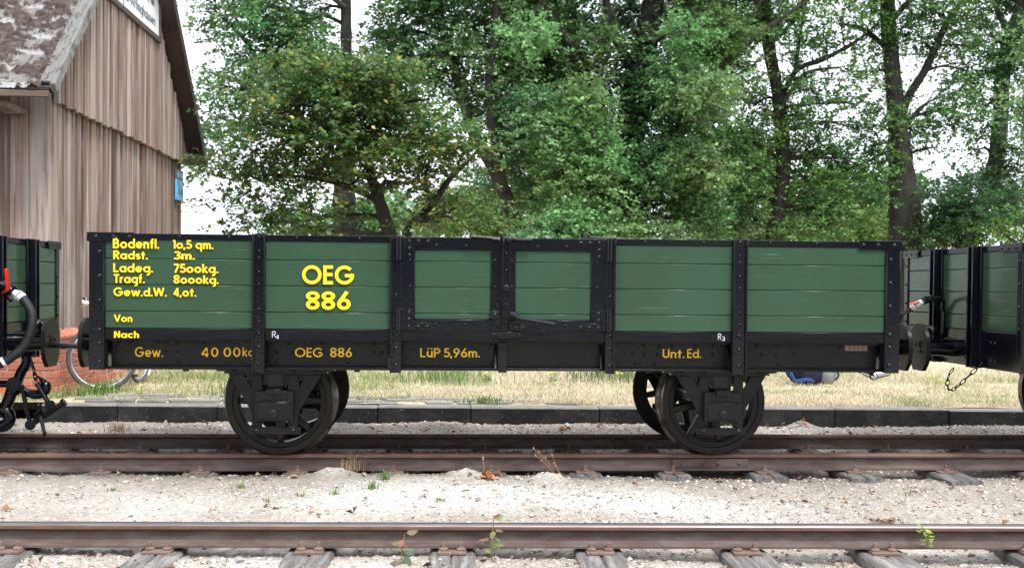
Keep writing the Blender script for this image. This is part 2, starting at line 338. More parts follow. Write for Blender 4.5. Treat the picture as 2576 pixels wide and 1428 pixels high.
# ------------------------------------------------------------------ the open goods wagon
HB, ZT, ZB, RW = 2.656, 1.482, .605, .365
JOINTS = [.872, .982, .1520 + 1.0, 1.320, 1.440]
def make_wagon(xc, label, lettered, buf_l, buf_r, chains=(1, 1)):
    root = tag(empty('goods_wagon', (xc, 0, 0)), label, 'wagon', 'open goods wagons coupled in a row')
    bays = [(-2.556, -1.619, 0), (-1.540, -.735, 1), (.738, 1.520, 2), (1.616, 2.556, 3)]
    def rivets(mb, pts, y, sy, r=.014): 
        for x, z in pts: mb.dome((x, y, z), r, (0, sy, 0))
    texts = {}
    if lettered:
        k = 2576 / 3733
        def tx(s, x0, x1, c, b, reg, Y, wt=.165):
            ox, oy, sc = reg; f = lambda a, d: W((ox + a * sc) * k, (oy + d * sc) * k, Y)
            p, q, t = f(x0, b), f(x1, b), f(x0, c)
            return (s, (p[0], Y, p[2]), q[0] - p[0], t[2] - p[2], wt)
        r3, r4, r5 = (300, 830, .42702), (1350, 830, .3992), (2250, 830, .40761)
        texts[0] = [tx('Bodenfl.', 262, 655, 92, 174, r3, -1.007), tx('1o,5 qm.', 770, 1118, 105, 178, r3, -1.0), tx('Radst.', 265, 558, 195, 267, r3, -1.0),
                    tx('3m.', 780, 960, 200, 270, r3, -1.0), tx('Ladeg.', 265, 603, 302, 378, r3, -1.0), tx('75ookg.', 780, 1160, 307, 383, r3, -1.0),
                    tx('Tragf.', 268, 533, 395, 470, r3, -1.0), tx('8oookg.', 780, 1163, 403, 475, r3, -1.0), tx('Gew.d.W.', 267, 720, 508, 582, r3, -1.0),
                    tx('4,ot.', 780, 972, 513, 585, r3, -1.0), tx('Von', 272, 427, 740, 802, r3, -1.0)]
        texts[1] = [tx('OEG', 1877, 2320, 320, 480, r3, -1.0, .165), tx('886', 1910, 2290, 542, 697, r3, -1.0, .165)]
        texts['n'] = [tx('Nach', 272, 483, 880, 938, r3, -1.002)]
        texts['c'] = [tx('R', 1620, 1655, 882, 936, r3, -1.002, .09), tx('4', 1655, 1678, 912, 948, r3, -1.002, .13), tx('R', 900, 932, 945, 1000, r5, -1.002, .09), tx('3', 936, 962, 972, 1010, r5, -1.002, .13)]
        sy = -.872
        texts['s'] = [tx('Gew.', 450, 688, 1015, 1100, r3, sy, .15), tx('4', 1017, 1080, 1020, 1100, r3, sy, .15), tx('0', 1102, 1160, 1020, 1100, r3, sy, .15), tx('0', 1208, 1268, 1020, 1100, r3, sy, .15),
                      tx('0', 1290, 1348, 1020, 1100, r3, sy, .15), tx('kg', 1368, 1470, 1020, 1096, r3, sy, .15), tx('OEG', 1815, 2058, 1022, 1102, r3, sy, .15), tx('886', 2115, 2303, 1022, 1102, r3, sy, .15),
                      tx('LüP', 455, 640, 1097, 1180, r4, sy, .15), tx('5,96m.', 670, 1000, 1097, 1180, r4, sy, .15), tx('Unt.', 405, 600, 1082, 1162, r5, sy, .15), tx('Ed.', 624, 750, 1082, 1162, r5, sy, .15)]
    def letters(name, key, mats, parent, outline=.003):
        mb = MB()
        for s, o, wd, cp, wt in texts[key]: text(mb, s, (o[0] - xc, o[1], o[2]), (1, 0, 0), (0, -1, 0), wd, cp, wt, outline=outline)
        return mb.build(name, mats, parent, smooth=False)
    for sy in (-1, 1):
        yo = lambda a, b: (min(a * sy, b * sy), max(a * sy, b * sy))
        for x0, x1, i in bays:
            mb = MB(); zz = JOINTS
            for a, b in zip(zz[:-1], zz[1:]): mb.box(x0, x1, *yo(.95, .99), a + .0012, b - .0012)
            mb.box(x0, x1, *yo(.93, .9495), .873, 1.439)
            p = mb.build('side_panel', GREEN, root, bevel=.0035)
            if sy < 0 and lettered and i in (0, 1): letters('lettering', i, [YELLOW, ORANGE], p)
            mb = MB(); mb.box(x0, x1, *yo(.945, .996), 1.440, ZT - .002)
            nb = max(2, int((x1 - x0) / .3))
            rivets(mb, [(x0 + (j + .5) * (x1 - x0) / nb, 1.463) for j in range(nb)], .996 * sy, sy, .009)
            mb.build('top_rail', BLACK, root, bevel=.002)
        # floor timber
        for x0, x1 in ((-2.556, -1.619), (-1.540, -.735), (-.661, .675), (.738, 1.520), (1.616, 2.556)):
            mb = MB(); mb.box(x0, x1, *yo(.80, .997), .800, .872)
            p = mb.build('floor_timber', BLACKW, root, bevel=.003)
            if sy < 0 and lettered:
                if x0 == -2.556: letters('lettering', 'n', [YELLOW, ORANGE], p)
                if x0 == -1.540: letters('chalk_mark', 'c', [CHALK], p, 0)
        # sole bar
        mb = MB(); mb.box(-2.55, 2.55, *yo(.86, .868), .612, .80); mb.box(-2.55, 2.55, *yo(.80, .95), ZB, .617); mb.box(-2.55, 2.55, *yo(.80, .94), .785, .799)
        mb.box(-2.55, 2.55, *yo(.925, .95), .617, .623)
        pr = [(x, .775) for x in (-2.5, -2.42, -2.25, -2.2, -2.12, -1.95, -1.4, -1.25, -1.18, -.95, -.85, -.07, .95, 1.06, 1.15, 1.3, 1.42, 1.72, 1.86, 1.96, 2.3)]
        pr += [(x, .715) for x in (-2.2, -2.12, -1.94, -1.48, -1.38, -1.18, -.98, -.85, -.8, -.05, .88, .96, 1.05, 1.24, 1.42, 1.76, 1.86, 1.98)]
        pr += [(x, .655) for x in (-2.12, -1.48, -1.02, -.07, .9, 1.03, 1.44, 1.87)]
        rivets(mb, pr, .868 * sy, sy, .013)
        for x in (-1.58 - .0, .0, 1.57, .7, -.7): mb.prism([(.868 * sy, .62), (.95 * sy, .62), (.868 * sy, .78)], 'x', x - .05, x - .035)
        p = mb.build('sole_bar', BLACKF, root, bevel=.002)
        if sy < 0 and lettered:
            letters('lettering', 's', [AMBER, ORANGE], p, 0)
            lf = MB()
            a, b = W(2126, 868, -.875), W(2182, 882, -.875)
            lf.box(a[0] - xc, b[0] - xc, -.874, -.869, b[2], a[2]); lf.mi = 1
            for j in range(1, 5): u = a[0] - xc + (b[0] - a[0]) * j / 5; lf.box(u - .0015, u + .0015, -.8755, -.872, b[2], a[2])
            for j in range(1, 3): u = b[2] + (a[2] - b[2]) * j / 3; lf.box(a[0] - xc, b[0] - xc, -.8758, -.872, u - .001, u + .001)
            lf.build('label_plate', [PINK, BLACKF], root)
        # posts
        for x0, x1, nm in ((-1.619, -1.540, 'side_post'), (1.520, 1.616, 'side_post'), (-.735, -.661, 'door_post'), (.675, .738, 'door_post')):
            mb = MB(); mb.box(x0, x1, *yo(.97, 1.004), ZB - .012, ZT + .003)
            lips = ((x0, x0 + .012), (x1 - .010, x1)) if nm == 'side_post' else (((x0, x0 + .013),) if x0 < 0 else ((x1 - .013, x1),))
            for a, b in lips: mb.box(a, b, *yo(1.003, 1.026), ZB - .012, ZT + .003)
            mb.box(x0 + .02, x1 - .02, *yo(.868, .972), ZB + .02, .795)
            xm = (x0 + x1) / 2
            rivets(mb, [(xm, z) for z in (1.465, 1.375, 1.33, 1.24, 1.16, 1.0, .92)] if nm == 'side_post' else [(xm, 1.1)], 1.004 * sy, sy, .011)
            rivets(mb, [(xm, z) for z in (.845, .755, .645)], 1.004 * sy, sy, .014)
            mb.build(nm, BLACK, root, bevel=.002)
        mb = MB(); mb.box(-.028, .028, *yo(.95, .972), ZB - .01, .792); mb.dome((0, .972 * sy, .765), .009, (0, sy, 0)); mb.dome((0, .972 * sy, .705), .009, (0, sy, 0))
        mb.build('bracket', BLACK, root, bevel=.002)
        # door leaves
        for sx in (-1, 1):
            if sx < 0: x0, x1, o0, o1, i0, i1 = -.659, -.004, -.659, -.578, -.081, -.004
            else: x0, x1, o0, o1, i0, i1 = .004, .673, .578, .673, .004, .080
            door = MB()
            door.box(x0, x1, *yo(.962, .998), 1.396, 1.478); door.box(x0, x1, *yo(.962, .998), .868, .943)
            door.box(o0, o1, *yo(.962, .998), .9432, 1.3958); door.box(i0, i1, *yo(.962, .998), .9432, 1.3958)
            bx = [x0 + .22, x1 - .24] if sx < 0 else [x0 + .22, x1 - .26]
            for x in bx: door.dome((x, .998 * sy, 1.425), .011, (0, sy, 0), n=6); door.dome((x, .998 * sy, .912), .011, (0, sy, 0), n=6)
            for z in (1.33, 1.16): door.dome(((o0 + o1) / 2 - sx * .01, .998 * sy, z), .011, (0, sy, 0), n=6); door.dome(((i0 + i1) / 2 + sx * .012, .998 * sy, z), .011, (0, sy, 0), n=6)
            d = door.build('side_door', BLACK, root, bevel=.003)
            mb = MB()
            for a, b in ((.944, .9798), (.9822, 1.1513), (1.1537, 1.3193), (1.3217, 1.395)):
                mb.box(min(o1, i1) if sx < 0 else i1, max(o0, i0) if sx > 0 else i0, *yo(.95, .986), a, b)
            mb.box((o1 if sx < 0 else i1), (i0 if sx < 0 else o0), *yo(.935, .9495), .944, 1.395)
            mb.build('door_panel', GREEN, d, bevel=.0035)
            for z, up in ((1.478, -1), (.868, 1)):
                mb = MB(); e = o0 if sx < 0 else o1; t = -sx
                X = lambda a: e + t * a
                z1 = z + up * .055; z2 = z + up * .14
                mb.box(min(X(0), X(.185)), max(X(0), X(.185)), *yo(.998, 1.006), min(z + up * .004, z1), max(z + up * .004, z1))
                mb.box(min(X(0), X(.075)), max(X(0), X(.075)), *yo(.998, 1.006), min(z1, z2), max(z1, z2))
                for a, b in ((.045, .028), (.105, .028), (.165, .028), (.045, .075), (.045, .118)): mb.dome((X(a), 1.006 * sy, z + up * b), .013, (0, sy, 0))
                pc = mb.build('corner_plate', BLACK, d, bevel=.002)
                hx = (-.682 if sx < 0 else .696)
                mb = MB(); mb.tube([(hx, 1.016 * sy, z + up * .0), (hx, 1.016 * sy, z + up * .15)], .019, 12); mb.box(hx - .04, hx + .04, *yo(1.0042, 1.014), min(z + up * .004, z + up * .146), max(z + up * .004, z + up * .146))
                mb.build('hinge', BLACK, d, bevel=.002)
            mb = MB()   # turning handle on the top rail
            if sx < 0: mb.tube([(-.028, 1.03 * sy, 1.466), (-.06, 1.035 * sy, 1.466), (-.085, 1.04 * sy, 1.473), (-.215, 1.045 * sy, 1.481)], [.016, .014, .01, .012], 8); mb.box(-.062, -.002, *yo(.9985, 1.02), 1.435, 1.483)
            else: mb.tube([(.035, 1.03 * sy, 1.468), (.06, 1.035 * sy, 1.47), (.085, 1.04 * sy, 1.465), (.185, 1.045 * sy, 1.462)], [.018, .014, .01, .012], 8); mb.dome((.035, 1.03 * sy, 1.466), .026, (0, sy, 0), .8, 10)
            mb.build('handle', BLACK, d)
            if sx > 0:
                mb = MB()   # meeting bar with its locking gear
                mb.box(-.012, .046, *yo(.9985, 1.008), .868, 1.455); mb.box(-.012, -.002, *yo(1.008, 1.03), .862, 1.478); mb.box(.036, .044, *yo(1.008, 1.018), .868, 1.44)
                for z in (1.375, 1.265, 1.075, .995, .93): mb.dome((.018, 1.008 * sy, z), .012, (0, sy, 0))
                mb.lathe([(0, .024), (.008 * sy, .024), (.012 * sy, .016), (.012 * sy, .001), (0, .001)], (.018, 1.008 * sy, 1.15), 'y', 14)
                mb.box(-.004, .04, *yo(1.008, 1.022), .955, 1.05); mb.box(-.005, .042, *yo(1.008, 1.02), 1.048, 1.085)
                mb.build('meeting_bar', BLACK, d, bevel=.002)
                mb = MB(); mb.tube([(.045, 1.03 * sy, .985), (.08, 1.034 * sy, .978), (.092, 1.036 * sy, .962), (.11, 1.038 * sy, .955), (.335, 1.05 * sy, .918)], [.02, .024, .013, .011, .013], 8)
                mb.build('lever', BLACK, d)
                mb = MB(); mb.lathe([(0, .034), (.02 * sy, .034), (.024 * sy, .02), (.024 * sy, .001), (0, .001)], (-.055, .999 * sy, .975), 'y', 16); mb.box(-.045, -.016, *yo(1.0, 1.02), .99, 1.055); mb.dome((-.055, 1.02 * sy, .975), .016, (0, sy, 0))
                mb.box(-.06, -.013, *yo(.9986, 1.012), .90, .965)
                mb.build('latch', BLACK, d, bevel=.002)
                mb = MB(); mb.prism([(.03, .872), (.13, .872), (.146, .888), (.146, .902), (.135, .914), (.03, .914)], 'y', *yo(1.0085, 1.018)); mb.dome((.085, 1.018 * sy, .892), .013, (0, sy, 0)); mb.dome((.122, 1.018 * sy, .892), .013, (0, sy, 0))
                mb.box(-.03, .085, *yo(.998, 1.03), .822, .866); mb.box(-.075, .125, *yo(.998, 1.008), .825, .862); mb.dome((-.055, 1.008 * sy, .845), .011, (0, sy, 0)); mb.dome((.105, 1.008 * sy, .845), .011, (0, sy, 0))
                mb.build('catch', BLACK, d, bevel=.003)
        # corner posts
        for sx in (-1, 1):
            a, b = (-HB, -2.556) if sx < 0 else (2.556, HB)
            mb = MB(); mb.box(a, b, *yo(.93, 1.0), ZB, ZT - .002)
            e = 2.556 * sx; mb.box(min(e, e + sx * .01), max(e, e + sx * .01), *yo(1.0, 1.012), ZB, ZT - .08)
            for z in (1.36, 1.205, 1.05, .86, .775, .655): mb.dome((2.588 * sx, 1.0 * sy, z), .015, (0, sy, 0))
            for z in (1.36, 1.205, 1.05, .9): mb.dome((HB * sx, .96 * sy, z), .014, (sx, 0, 0))
            cp = mb.build('corner_post', BLACK, root, bevel=.003)
            mb = MB(); f = lambda u: u * sx
            mb.box(min(f(2.37), f(2.668)), max(f(2.37), f(2.668)), *yo(1.0, 1.006), 1.427, ZT + .004)
            mb.box(min(f(HB), f(2.668)), max(f(HB), f(2.668)), *yo(.70, 1.0), 1.427, ZT + .004)
            for u in (2.40, 2.5, 2.61): mb.dome((f(u), 1.006 * sy, 1.458), .013, (0, sy, 0))
            for u in (.73, .83, .93): mb.dome((f(2.668), u * sy, 1.455), .013, (sx, 0, 0))
            mb.build('corner_bracket', BLACK, cp, bevel=.002)
        # running gear of this side
        for ax in (-1.5, 1.5):
            mb = MB(); y0, y1 = yo(.79, .805)
            mb.prism([(ax - .33, .603), (ax + .33, .603), (ax + .30, .562), (ax - .30, .562)], 'y', y0, y1)
            for q in (-1, 1):
                mb.prism([(ax + q * u, z) for u, z in ((.305, .562), (.205, .562), (.152, .475), (.152, .30), (.172, .345), (.215, .42))], 'y', y0, y1)
                mb.prism([(ax + q * u, z) for u, z in ((.152, .562), (.085, .562), (.085, .215), (.152, .215))], 'y', y0, y1)
                mb.dome((ax + q * .27, .805 * sy, .585), .017, (0, sy, 0)); mb.dome((ax + q * .12, .805 * sy, .585), .017, (0, sy, 0))
            mb.box(ax - .172, ax + .172, *yo(.805, .82), .168, .216); mb.dome((ax - .12, .82 * sy, .192), .018, (0, sy, 0)); mb.dome((ax + .12, .82 * sy, .192), .018, (0, sy, 0))
            mb.build('axle_guard', IRON, root, bevel=.002)
            mb = MB(); mb.box(ax - .125, ax + .125, *yo(.7, .862), .262, .46); mb.box(ax - .105, ax + .105, *yo(.862, .87), .275, .385); mb.box(ax - .085, ax + .085, *yo(.862, .868), .40, .45)
            mb.box(ax - .05, ax + .05, *yo(.80, .885), .437, .475); mb.box(ax - .13, ax + .13, *yo(.79, .872), .3865, .393); mb.lathe([(0, .03), (.014 * sy, .03), (.02 * sy, .012), (.02 * sy, .001), (0, .001)], (ax, .87 * sy, .312), 'y', 14); mb.dome((ax, .868 * sy, .425), .012, (0, sy, 0))
            mb.build('axle_box', IRON, root, bevel=.004)
            mb = MB()
            for i in range(8):
                hw = .44 - i * .05; z = .592 - i * .013
                mb.prism([(ax - hw, z + hw * .04), (ax - hw, z + hw * .04 - .011), (ax, z - .011), (ax + hw, z + hw * .04 - .011), (ax + hw, z + hw * .04), (ax, z)], 'y', *yo(.70, .78))
            mb.box(ax - .05, ax + .05, *yo(.69, .786), .468, .60)
            mb.build('leaf_spring', BLACK, root, bevel=.001)
        # far / near door chain: hook knob under the sole bar
        for x in (-2.08, -.96, 1.0, 2.05):
            mb = MB(); mb.tube([(x, .82 * sy, .606), (x, .82 * sy, .585)], .02, 10); mb.build('bolt_head', BLACKF, root)
    # wheels
    for ax in (-1.5, 1.5):
        for sy in (-1, 1):
            mb = MB(); f = lambda a: a * sy
            prof = [(f(.467), .30), (f(.467), RW + .024), (f(.474), RW + .028), (f(.492), RW + .022), (f(.503), RW + .004), (f(.59), RW - .002), (f(.596), RW - .008), (f(.597), .318), (f(.592), .312), (f(.59), .282), (f(.47), .282)]
            mb.lathe(prof, (ax, 0, RW), 'y', 72)
            o = mb.build('wheel', [WHEELM, TREAD], root, angle=30)
            for p in o.data.polygons:
                c = p.center; rr = math.hypot(c.x - ax, c.z - RW)
                if rr > RW - .004 and abs(c.y) < .592: p.material_index = 1
            mb = MB(); mb.lathe([(f(.44), .05), (f(.44), .085), (f(.62), .075), (f(.62), .05)], (ax, 0, RW), 'y', 24)
            n = 8
            for k in range(n):
                g = 2 * math.pi * (k + .25 * (ax > 0)) / n + math.pi / 2
                m = Matrix.Translation((ax, f(.53), RW)) @ Matrix.Rotation(-g, 4, 'Y')
                vs = [m @ Vector(p) for p in ((.07, -.035, -.034), (.07, .035, -.034), (.07, .035, .034), (.07, -.035, .034), (.285, -.022, -.02), (.285, .022, -.02), (.285, .022, .02), (.285, -.022, .02))]
                mb.add(vs, [(0, 1, 2, 3), (4, 7, 6, 5), (0, 4, 5, 1), (1, 5, 6, 2), (2, 6, 7, 3), (3, 7, 4, 0)])
            mb.build('spokes', WHEELM, o, bevel=.005)
            if sy < 0:
                mb = MB()
                for k in range(15):
                    g = R_(222 + k * 3.9 + random.uniform(-1, 1)); r0 = .338 + random.uniform(-.008, .008)
                    if k in (1, 3, 8, 11): continue
                    mb.box(-.008, .008, -.0035, .002, -random.uniform(.006, .012), .01, Matrix.Translation((ax + r0 * math.cos(g), -.597, RW + r0 * math.sin(g))) @ Matrix.Rotation(-g + random.uniform(.3, 1.4), 4, 'Y'))
                mb.build('casting_mark', BLACK, o, bevel=.002)
        mb = MB(); mb.tube([(ax, -.8, RW), (ax, -.62, RW), (ax, -.6, RW), (ax, .6, RW), (ax, .62, RW), (ax, .8, RW)], [.05, .05, .062, .062, .05, .05], 20); mb.build('axle', BLACKF, root)
    # floor, brake rigging
    mb = MB(); mb.box(-2.6, 2.6, -.95, .95, .845, .87); mb.build('floor', BLACKW, root)
    mb = MB()
    for x in (-1.0, -.2, .9): mb.box(x - .04, x + .04, -.86, .86, .66, .79)
    mb.box(-2.5, 2.5, -.35, -.27, .66, .79); mb.box(-2.5, 2.5, .27, .35, .66, .79)
    for s in (-1, 1):
        mb.tube([(s * 1.06, -.7, .625), (s * 1.06, .7, .625)], .02, 8)
        mb.tube([(s * 1.06, 0, .6), (0, 0, .64)], .014, 6)
    mb.build('underframe', BLACKF, root)
    # ends
    for sx, bl in ((-1, buf_l), (1, buf_r)):
        q = lambda a, b: (min(a * sx, b * sx), max(a * sx, b * sx))
        mb = MB()
        for a, b in zip(JOINTS[:-1], JOINTS[1:]): mb.box(*q(2.6, 2.645), -.93, .93, a + .0012, b - .0012)
        mb.box(*q(2.58, 2.5995), -.93, .93, .873, 1.438)
        mb.build('end_wall', GREEN, root, bevel=.0035)
        mb = MB(); mb.box(*q(2.59, 2.652), -.93, .93, 1.44, ZT - .002); mb.build('end_rail', BLACK, root, bevel=.002)
        for y in (-.33, .33):
            mb = MB(); mb.box(*q(2.6455, 2.662), y - .075, y + .075, .60, ZT + .004); mb.box(*q(2.662, 2.71), y - .045, y - .03, .60, ZT); mb.box(*q(2.662, 2.71), y + .03, y + .045, .60, ZT)
            mb.build('end_post', BLACK, root, bevel=.002)
        mb = MB(); mb.box(*q(2.56, 2.654), -.93, .93, ZB, .871)
        for y in (-.62, -.56, -.14, -.08, .08, .14, .56, .62):
            mb.dome((2.654 * sx, y, .79), .013, (sx, 0, 0)); mb.dome((2.654 * sx, y, .66), .013, (sx, 0, 0))
        mb.box(*q(2.654, 2.668), -.22, .22, .64, .80)
        for y in (-.19, .19):
            for z in (.665, .775): mb.dome((2.668 * sx, y, z), .014, (sx, 0, 0))
        mb.build('headstock', BLACK, root, bevel=.003)
        bx = HB + bl
        mb = MB(); mb.tube([(sx * 2.6, 0, .73), (sx * (bx - .1), 0, .73), (sx * (bx - .02), 0, .73)], [.075, .06, .06], 16); mb.box(*q(2.668, bx - .05), -.05, .05, .675, .69); mb.box(*q(2.668, bx - .03), -.055, .055, .775, .79)
        bo = mb.build('buffer', BLACK, root)
        mb = MB(); prof = []
        for i in range(13): g = math.pi * i / 12; prof.append((.165 * math.cos(g), .755 + .155 * math.sin(g)))
        prof += [(-.17, .70), (-.15, .62), (-.085, .555), (.085, .555), (.15, .62), (.17, .70)]
        mb.prism(prof, 'x', *q(bx - .03, bx)); mb.box(*q(bx - .001, bx + .012), -.06, .06, .69, .70); mb.box(*q(bx - .001, bx + .012), -.06, .06, .765, .775)
        mb.box(*q(bx, bx + .002), -.058, .058, .702, .763)
        for y in (-.035, .035): mb.dome((sx * (bx + .002), y, .745), .012, (sx, 0, 0))
        mb.build('buffer_plate', PLATEM, bo, bevel=.006)
        mb = MB(); c = (sx * (bx - .11), 0, .855); mb.ball(c, .038, 12); mb.lathe([(-.1, .035), (-.06, .035), (-.055, .045), (-.04, .045), (-.035, .03), (-.02, .03)], (c[0], 0, c[2]), 'z', 16, False)
        mb.build('ball_lever', BLACK, bo)
        # slack safety chain
        if not chains[sx > 0]: continue
        P = [Vector((sx * 2.70, -.10, .60)), Vector((sx * 2.76, -.12, .52)), Vector((sx * 2.80, -.2, .44)), Vector((sx * 2.80, -.3, .44)), Vector((sx * 2.76, -.4, .52)), Vector((sx * 2.68, -.46, .63))]
        if sx > 0: P = [Vector((sx * 2.74, .08, .62)), Vector((sx * 2.76, .07, .55)), Vector((sx * 2.79, .04, .47)), Vector((sx * 2.81, -.02, .465)), Vector((sx * 2.82, -.07, .52)), Vector((sx * 2.80, -.10, .62))]
        sp = smooth_path(P, 10); d = 0; acc = []; step = .05
        for i in range(1, len(sp)):
            d += (sp[i] - sp[i - 1]).length
            if d >= step: acc.append((sp[i], (sp[i] - sp[i - 1]).normalized())); d = 0
        mb = MB()
        for i, (p, t) in enumerate(acc):
            rot = t.to_track_quat('X', 'Z').to_matrix().to_4x4() @ Matrix.Rotation(math.pi / 2 * (i % 2), 4, 'X') @ Matrix.Diagonal((2.5, 1, 1, 1))
            mb.torus(p, .0125, .0036, 'z', 12, 5, rot)
        mb.build('chain', BLACK, root)
    return root

wagon = make_wagon(0, 'green open wagon with yellow lettering standing in full view in the middle', True, .325, .44, (0, 0))
wl = make_wagon(-6.132, 'green wagon cut off at the left, its end wall carrying a red valve handle', False, .3, .27, (0, 1))
wr = make_wagon(6.152, 'green wagon cut off at the right, glossy end wall with two black posts', False, .295, .3, (1, 0))

# lifted latch bar of the far door, seen above the top rail of the middle wagon
mb = MB(); a = W(1472, 597, 1.0); b = W(1640, 605, 1.0)
mb.tube([a, b], [.012, .006], 8); p = W(1460, 588, 1.0); mb.prism([(p[0], p[2] - .035), (p[0] - .004, p[2] + .004), (p[0] + .006, p[2] + .004), (p[0] + .02, p[2] - .03)], 'y', .985, 1.005)
p = W(1480, 593, 1.0); mb.ball(p, .016, 8); mb.build('latch_bar', BLACK, wagon)
# silver hose coupling under the right end of the middle wagon
mb = MB(); P = [W(x, y, -.55) for x, y in ((2165, 934), (2180, 940), (2195, 944), (2215, 940), (2232, 938), (2245, 930))]
mb.tube(P, [.012, .02, .03, .028, .022, .014], 10); mb.mi = 1; mb.tube([P[0] + np.array([-.07, 0, .03]), P[0]], .014, 8); mb.tube([P[-1], P[-1] + np.array([.06, 0, .04])], .014, 8)
mb.mi = 0; mb.ball(W(2197, 945, -.57), .032, 10); mb.build('hose_coupling', [CHROME, BLACK], wagon)

# brake gear hanging on the end of the left wagon
def rel(o, root):
    o.parent = root; o.matrix_parent_inverse = Matrix.Translation(root.location).inverted(); return o
mb = MB(); P = smooth_path([W(52, 746, -.40), W(66, 762, -.41), W(80, 790, -.43), W(80, 825, -.45), W(62, 868, -.47), W(30, 897, -.5), W(0, 915, -.52), W(-40, 925, -.54)], 6)
mb.tube(P, .031, 14); hose = rel(mb.build('brake_hose', RUBBER, None), wl)
mb = MB(); mb.tube([W(50, 744, -.40), W(57, 751, -.405)], .035, 14); mb.tube([W(36, 735, -.39), W(47, 743, -.40)], [.026, .04], 6); mb.build('hose_collar', WHITEP, hose); mb = MB(); mb.tube([W(12, 908, -.51), W(5, 912, -.515)], .036, 14); mb.build('hose_collar', WHITEP, hose)
mb = MB(); mb.tube([W(-2, 714, -.36), W(14, 722, -.37), W(30, 733, -.385)], [.036, .042, .03], 10); mb.tube([W(14, 735, -.38), W(28, 757, -.41)], .014, 8); mb.tube([W(24, 716, -.37), W(42, 724, -.38), W(50, 736, -.39)], .013, 8); mb.tube([W(-4, 724, -.36), W(-24, 726, -.34)], .028, 8)
valve = rel(mb.build('brake_valve', BLACK, None), wl)
mb = MB(); mb.tube([W(6, 736, -.42), W(17, 731, -.425), W(20, 722, -.43), W(15, 676, -.43)], [.014, .02, .021, .021], 8, flat=.5); mb.build('handle', RED, valve, bevel=.003)
# drooping arm, draw hook and screw coupling of the left wagon
mb = MB(); mb.tube(smooth_path([W(68, 895, .0), W(66, 915, 0), W(54, 935, 0), W(44, 960, 0), W(36, 990, 0)], 5), [.05] * 20 + [.045], 12, flat=.7)
mb.tube([W(34, 965, -.06), W(34, 965, .06)], .05, 14); mb.tube([W(-60, 965, -.02), W(34, 965, -.02)], .026, 10)
mb.tube(smooth_path([W(34, 965, 0), W(24, 1000, 0), W(10, 1030, 0)], 5), .042, 10); hookb = rel(mb.build('coupling_arm', BLACK, None), wl)
mb = MB(); c = W(2, 1050, 0); mb.torus(c, .062, .045, 'y', 28, 12); mb.build('eye', BLACK, hookb)
mb = MB(); mb.tube(smooth_path([W(40, 970, -.01), W(68, 986, -.01), W(92, 992, -.01), W(110, 985, -.01), W(116, 972, -.01), W(108, 958, -.01), W(94, 944, -.01)], 5), [.03] * 8 + [.034] * 8 + [.036] * 6 + [.034, .03, .026, .022, .018, .014, .01, .006, .004], 12); mb.build('hook', BLACK, hookb)
mb = MB()
for yq in (-.05, .04): mb.tube([W(54, 968, yq), W(76, 1066, yq)], .016, 8); mb.tube([W(92, 962, yq), W(126, 1020, yq)], .019, 8)
for x, y in ((76, 1068), (126, 1019)): mb.tube([W(x, y, -.075), W(x, y, .065)], .038, 14); mb.tube([W(x, y, -.09), W(x, y, -.07)], .02, 10)
mb.mi = 1; a, b = W(76, 1068, 0), W(160, 1013, 0); mb.tube([a, b], .018, 10)
for i in range(40):
    p = a + (b - a) * i / 40; e = (b - a) / np.linalg.norm(b - a) * .004; mb.tube([p, p + e], .022, 10)
mb.mi = 0; mb.tube([W(157, 1014, 0), W(163, 1010, 0)], .03, 10); mb.tube([W(92, 1050, -.02), W(108, 1040, -.02)], .038, 8)
mb.tube([W(101, 1042, -.04), W(112, 1090, -.06)], [.016, .012], 8); mb.tube([W(109, 1091, -.06), W(116, 1091, -.06)], .018, 8); mb.ball(W(97, 1020, -.03), .022, 8); mb.tube([W(97, 1022, -.03), W(100, 1040, -.03)], .014, 8)
mb.build('screw_link', [BLACK, mat('greased_thread', (.06, .045, .03), .5, .5)], hookb)
# valve on the end of the right wagon
mb = MB(); mb.tube([W(2372, 785, .2), W(2372, 756, .15), W(2362, 748, .1), W(2344, 752, .05), W(2322, 758, 0)], [.016, .017, .015, .02, .024], 10); mb.ball(W(2338, 752, .05), .034, 10); mb.box(3.255, 3.325, .02, .06, 1.085, 1.115); mb.tube([W(2372, 780, .2), W(2368, 860, .22)], .022, 8)
v2 = rel(mb.build('brake_valve', BLACK, None), wr)
mb = MB(); mb.tube([W(2320, 758, 0), W(2311, 764, .02), W(2304, 768, .03)], [.018, .027, .024], 12); mb.build('hose_collar', WHITEP, v2); mb = MB(); mb.tube([W(2299, 771, .04), W(2294, 775, .05)], .026, 12); mb.build('hose_collar', WHITEP, v2)
mb = MB(); mb.tube([W(2312, 758, -.0), W(2288, 766, .0)], .014, 8, flat=.6); mb.build('handle', RED, v2)
mb = MB(); mb.tube(smooth_path([W(2296, 774, .05), W(2286, 781, .15), W(2268, 792, .4), W(2240, 840, .6)], 5), .016, 12); mb.build('brake_hose', RUBBER, v2)
# bar between the parted buffers on the left
mb = MB(); a, b = W(100, 866, -.02), W(216, 871, -.02); mb.tube([a, b], .02, 8); mb.tube([W(160, 862, -.02), W(160, 877, -.02)], .01, 6); mb.tube([W(154, 869, -.02), W(166, 870, -.02)], .026, 8)
tag(mb.build('coupling_bar', BLACK), 'thin black bar reaching between the two parted buffers beside the bicycle', 'coupling bar')

